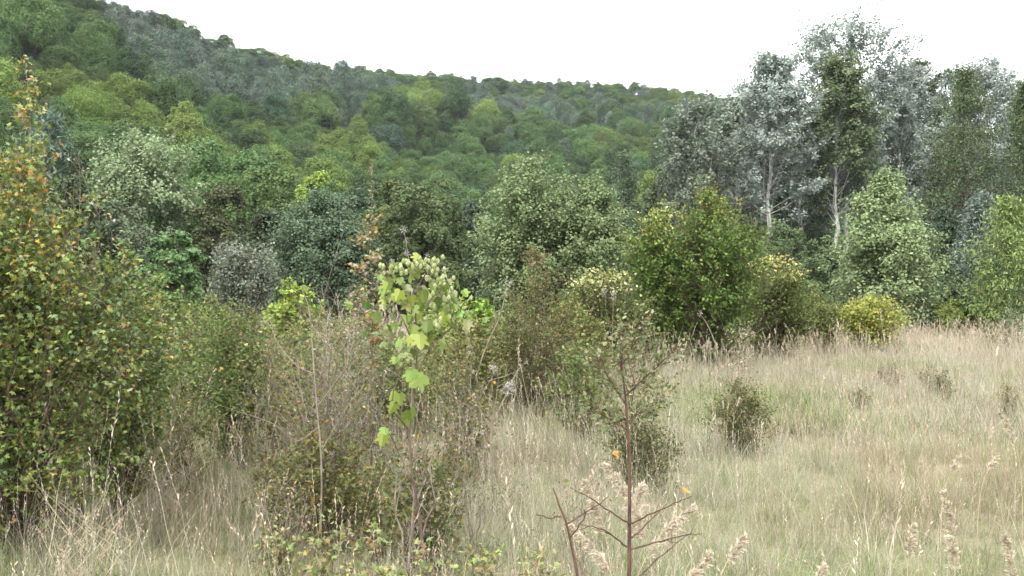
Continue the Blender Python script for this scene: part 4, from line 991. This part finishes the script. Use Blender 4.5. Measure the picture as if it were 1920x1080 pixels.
# ------------------------------------------------------------------ bare stems and seed stalks
def stick(name, label, cat, px, d, main, sides, r0, mat, fluff=(), leafy=(), twigs=(), seed=1, group=None):
    """main and sides as photo-pixel polylines at distance d, turned into real stems"""
    r = np.random.default_rng(seed); o = root(name, label, cat, at(px, d), group); x0 = X(px, d); zb_ = ground_z(x0, d)
    pp = lambda a, b, dy=0.: np.array([X(a, d) - x0, dy, Zp(b, d) - zb_])

    def smooth(Q, n=14):
        Q = np.array(Q); t = np.linspace(0, len(Q) - 1, n)
        R_ = np.stack([np.interp(t, np.arange(len(Q)), Q[:, i]) for i in range(3)], 1)
        R_[1:-1] = (R_[:-2] + 2 * R_[1:-1] + R_[2:]) / 4
        R_[1:-1] += r.normal(0, .0013, R_[1:-1].shape)
        return R_
    g = tubes(smooth([pp(*a) for a in main]), r0 * np.linspace(1, .35, 14)[None], 8)
    link('stem', g.mesh('stem', [mat], True), o)
    for sd in sides:
        s0 = r.choice([-1, 1]) * .12
        Q = smooth([pp(a, b, s0 * i / (len(sd) - 1)) for i, (a, b) in enumerate(sd)])
        gg = tubes(Q, r0 * .42 * np.linspace(1, .35, 14)[None], 6)
        for j in range(2):
            i = r.integers(4, 12); q0 = Q[i]; q1 = q0 + nrm((Q[i + 1] - Q[i])[None])[0] * .04 + r.normal(0, .02, 3)
            tubes(np.stack([q0, (q0 + q1) / 2 + r.normal(0, .003, 3), q1]), r0 * .16 * np.array([1, .8, .5])[None], 4, g=gg)
        link('branch', gg.mesh('branch', [mat], True), o)
    if len(fluff):
        f = Geo()
        for (a, b, sz, m) in fluff:
            c = pp(a, b, r.normal(0, .02)); p = c + r.normal(0, sz * .45, (m, 3)); nn_ = rv(r, m)
            leaves(f, LANCE, p, nn_, rv(r, m), sz * .55, palette(r, m, [(.38, .36, .33), (.28, .26, .24), (.45, .43, .41)], None, .1))
        link('seed_head', f.mesh('seed_head', [M_GRASS]), o)
    if len(leafy):
        f = Geo(); m = len(leafy)
        p = np.array([pp(a, b, r.normal(0, .03)) for a, b, c in leafy]); leaves(f, MAPLE, p, rv(r, m), nrm(rv(r, m) * .6 + np.array([0, -.1, .9])), .024, np.array([c for a, b, c in leafy]))
        for tw in twigs:
            s0 = r.normal(0, .1); Q = smooth([pp(a, b, s0 * i) for i, (a, b) in enumerate(tw)])
            gg = tubes(Q, r0 * .3 * np.linspace(1, .35, 14)[None], 5); n4 = 52
            q0, qd = along(Q[None], r.uniform(.1, 1, (1, n4))); q0 = q0[0]; dv = nrm(qd[0] + rv(r, n4) * .9); q1 = q0 + dv * r.uniform(.02, .07, (n4, 1))
            tubes(np.stack([q0, (q0 + q1) / 2, q1], 1), np.tile(r0 * np.array([[.1, .08, .05]]), (n4, 1)), 3, g=gg)
            link('branch', gg.mesh('branch', [mat], True), o)
            p = np.concatenate([q1, q0 * .4 + q1 * .6]); m = len(p)
            leaves(f, THORN, p, nrm(np.concatenate([dv, dv]) + rv(r, m) * .8), nrm(np.array([0, 0, .8]) + rv(r, m) * .7), r.uniform(.011, .021, m), palette(r, m, [(.10, .13, .04), (.075, .105, .034), (.15, .14, .05), (.19, .19, .10)]))
        link('foliage', f.mesh('foliage', [M_GLOSS]), o)
    return o


ORA = (.36, .19, .03); YG = (.2, .24, .06); BRL = (.28, .13, .05)
stick('sapling_stem', 'bare red-brown sapling stem with opposite side branches in front centre right', 'sapling', 1176, 2.9,
      [(1176, 1495), (1177, 1200), (1178, 1080), (1181, 950), (1182, 880), (1177, 800), (1172, 740), (1166, 680)],
      [[(1182, 985), (1150, 960), (1105, 925), (1065, 900)], [(1184, 982), (1225, 955), (1262, 930), (1282, 916)], [(1185, 1008), (1225, 985), (1262, 960)], [(1183, 1030), (1240, 1008), (1282, 990), (1300, 984)], [(1180, 1100), (1225, 1065), (1265, 1040), (1305, 1020)],
       [(1060, 985), (1095, 970), (1130, 955), (1148, 945)], [(1175, 1025), (1130, 985), (1080, 965)]], .0082, M_REDSTEM,
      twigs=[[(1173, 760), (1140, 705), (1110, 665)], [(1172, 742), (1212, 692), (1248, 645)], [(1167, 700), (1152, 645), (1142, 600)], [(1176, 795), (1222, 765), (1262, 742)], [(1176, 806), (1132, 775), (1098, 752)], [(1166, 684), (1188, 640), (1196, 612)]],
      leafy=[(1150, 848, ORA), (1158, 852, ORA), (1284, 915, ORA), (1290, 917, YG), (1140, 1010, YG), (1120, 1000, YG), (1150, 1050, BRL), (1130, 1065, BRL), (1305, 1020, YG), (1065, 898, YG), (1160, 850, (.5, .34, .05))], seed=801)
stick('forked_stick', 'bare dark forked stick left of the red-brown sapling stem', 'stick', 1075, 2.8, [(1100, 1500), (1092, 1200), (1085, 1080), (1072, 1030), (1062, 980), (1050, 950), (1037, 915)],
      [[(1052, 968), (1030, 966), (1010, 955), (1003, 948)], [(1072, 1030), (1090, 1060), (1105, 1090)], [(1068, 1010), (1095, 960), (1090, 940)]], .0062, M_REDSTEM, seed=802)
GS = M_GREYTWIG
stick('dry_stalk', 'forked dry stalk with white seed fluff in the grass left of centre right', 'dry stalk', 925, 7.2, [(925, 960), (922, 900), (920, 840), (920, 800), (940, 760), (952, 735)], [[(920, 805), (900, 770), (880, 740), (868, 720)], [(920, 800), (930, 750), (935, 710), (930, 680)],
      [(952, 735), (965, 705), (980, 685)], [(880, 740), (885, 690), (884, 655)], [(915, 715), (945, 705), (980, 690)]], .012, GS, [(955, 728, .05, 120), (960, 718, .03, 60), (925, 690, .035, 60), (882, 660, .025, 40), (988, 680, .02, 30), (880, 650, .02, 24)], seed=803)
stick('dry_stalk', 'long leaning dry stalk with fluff tip rising past the reddish hawthorn', 'dry stalk', 890, 8.5, [(880, 860), (888, 760), (898, 680), (920, 630), (940, 590), (950, 535)], [[(930, 610), (925, 560), (945, 525)], [(898, 680), (880, 640), (862, 600)]], .009, GS, [(955, 530, .04, 40), (948, 550, .03, 30)], seed=804)
stick('dry_stalk', 'leaning grey stalk with dark seed tufts above the hop cones', 'dry stalk', 778, 5.4, [(770, 800), (776, 640), (770, 520), (764, 470), (757, 428)], [[(774, 600), (700, 590), (640, 560)]], .004, GS, [(757, 432, .024, 50), (764, 452, .016, 24), (762, 475, .024, 36), (735, 490, .024, 40), (838, 505, .02, 30), (800, 478, .02, 30)], seed=805)
stick('dry_stalk', 'brown dead stalk in front of the dark hawthorn with a drooping arm', 'dry stalk', 610, 5.7, [(600, 1000), (605, 900), (598, 800), (590, 720), (585, 640), (580, 570), (566, 545)], [[(590, 700), (555, 690), (510, 640), (498, 600)], [(596, 760), (640, 700), (660, 640), (655, 580)], [(598, 800), (560, 830), (520, 790), (420, 755)], [(600, 850), (650, 760), (700, 700)]], .007, GS, [(622, 850, .02, 40), (500, 595, .015, 20), (648, 705, .02, 30), (690, 640, .02, 24)], seed=806)
stick('dry_stalk', 'pale thin stalk beside the white-fluffed forked one', 'dry stalk', 830, 7.6, [(835, 840), (830, 800), (822, 755), (815, 735)], [[(830, 800), (842, 780), (850, 770)]], .006, GS, [(813, 735, .015, 16)], seed=807)
stick('dry_stalk', 'two-armed dead stalk in front of the biggest dark hawthorn', 'dry stalk', 1350, 16, [(1350, 780), (1348, 700), (1345, 650), (1325, 605), (1312, 588)], [[(1345, 655), (1310, 652), (1292, 648)], [(1348, 700), (1385, 660), (1388, 620)]], .014, GS, [(1312, 588, .05, 30)], seed=808)
stick('dry_stalk', 'fluff-tipped weed stalk in front of the olive hawthorn', 'dry stalk', 1145, 11, [(1145, 800), (1150, 700), (1148, 620), (1150, 552)], [[(1148, 640), (1135, 580), (1133, 545)], [(1148, 660), (1110, 690), (1065, 640)]], .007, GS, [(1150, 550, .045, 40), (1133, 545, .04, 36), (1150, 560, .03, 24)], seed=809)
stick('dry_stalk', 'pale curved twig bending through the yellowing maple bush', 'dry stalk', 285, 6.0, [(270, 960), (285, 900), (292, 850), (300, 835), (318, 822)], [[(285, 880), (310, 830), (345, 770), (362, 740)]], .006, GS, seed=810)
stick('dry_stalk', 'straight brown stalk in the right-hand grass', 'dry stalk', 1718, 6.5, [(1716, 1000), (1718, 940), (1716, 880), (1708, 840)], [[(1717, 900), (1712, 870), (1705, 855)]], .004, GS, [(1719, 958, .012, 14)], seed=811)


# ------------------------------------------------------------------ sky, sun, air, camera
W = bpy.data.worlds.new('World'); S.world = W; W.use_nodes = True
nt = W.node_tree; nt.nodes.clear(); L = nt.links.new
sky = nt.nodes.new('ShaderNodeTexSky'); sky.sky_type = 'NISHITA'; sky.sun_disc = False
EL, RO = math.radians(48), math.radians(200)
sky.sun_elevation = EL; sky.sun_rotation = RO
tc = nt.nodes.new('ShaderNodeTexCoord'); nz_ = nt.nodes.new('ShaderNodeTexNoise'); nz_.inputs['Scale'].default_value = 2.2; nz_.inputs['Detail'].default_value = 5
rp = nt.nodes.new('ShaderNodeValToRGB'); k = WORLD_LEVEL / .1
rp.color_ramp.elements[0].color = (.92, .93, .96, 1); rp.color_ramp.elements[1].color = (1.0, 1.0, 1.0, 1)
mulc = nt.nodes.new('ShaderNodeVectorMath'); mulc.operation = 'SCALE'; mulc.inputs['Scale'].default_value = k
mx = nt.nodes.new('ShaderNodeMix'); mx.data_type = 'RGBA'; mx.inputs[0].default_value = .93
bg = nt.nodes.new('ShaderNodeBackground'); bg.inputs['Strength'].default_value = .1; wo = nt.nodes.new('ShaderNodeOutputWorld')
L(tc.outputs['Generated'], nz_.inputs['Vector']); L(nz_.outputs['Fac'], rp.inputs[0]); L(rp.outputs[0], mulc.inputs[0])
L(sky.outputs[0], mx.inputs[6]); L(mulc.outputs[0], mx.inputs[7]); sx = nt.nodes.new('ShaderNodeSeparateXYZ'); L(tc.outputs['Generated'], sx.inputs[0])
mr = nt.nodes.new('ShaderNodeMapRange'); mr.inputs['To Min'].default_value = .5; mr.inputs['To Max'].default_value = 1.5      # overcast: zenith three times the horizon
L(sx.outputs['Z'], mr.inputs['Value'])
gr = nt.nodes.new('ShaderNodeVectorMath'); gr.operation = 'SCALE'; L(mx.outputs[2], gr.inputs[0]); L(mr.outputs[0], gr.inputs['Scale'])
L(gr.outputs[0], bg.inputs[0]); L(bg.outputs[0], wo.inputs[0])

sun = bpy.data.lights.new('sun', 'SUN'); sun.energy = SUN_E; sun.angle = math.radians(14); sun.color = (1, .97, .92)
so = bpy.data.objects.new('sun', sun); COL.objects.link(so)
so.rotation_euler = (PI / 2 - EL, 0, PI - RO)

if HAZE > 0:
    x0, x1, y0, y1, z0, z1 = -900, 900, -60, 900, -30, 190
    V = [(x, y, z) for z in (z0, z1) for x, y in ((x0, y0), (x1, y0), (x1, y1), (x0, y1))]
    me = bpy.data.meshes.new('haze'); me.from_pydata(V, [], [(3, 2, 1, 0), (4, 5, 6, 7), (0, 1, 5, 4), (1, 2, 6, 5), (2, 3, 7, 6), (3, 0, 4, 7)])
    hm, hn, ho = new_mat('haze'); pv = hn.nodes.new('ShaderNodeVolumePrincipled')
    pv.inputs['Color'].default_value = (.86, .9, .96, 1); pv.inputs['Density'].default_value = HAZE; pv.inputs['Anisotropy'].default_value = 0
    hn.links.new(pv.outputs[0], ho.inputs['Volume']); me.materials.append(hm)
    hz_ = bpy.data.objects.new('haze', me); COL.objects.link(hz_); tag(hz_, 'thin pale haze in the damp air over the valley', 'haze', None, 'stuff')

cam = bpy.data.cameras.new('camera'); co = bpy.data.objects.new('camera', cam); COL.objects.link(co)
cam.sensor_width = 36; cam.lens = 36 * F / 1920; cam.clip_end = 4000; cam.clip_start = .05
cam.shift_y = (HY - 540) / 1920
co.location = (0, 0, CZ); co.rotation_euler = (PI / 2, 0, 0)
S.camera = co
S.view_settings.view_transform = 'Standard'; S.view_settings.look = 'None'; S.view_settings.exposure = EXPO; S.view_settings.gamma = 1
c = S.cycles
c.max_bounces = 5; c.diffuse_bounces = 3; c.glossy_bounces = 2; c.transmission_bounces = 3; c.volume_bounces = 0; c.transparent_max_bounces = 6
c.sample_clamp_indirect = 4
c.use_denoising = True; c.denoiser = 'OPENIMAGEDENOISE'; c.denoising_input_passes = 'RGB_ALBEDO_NORMAL'
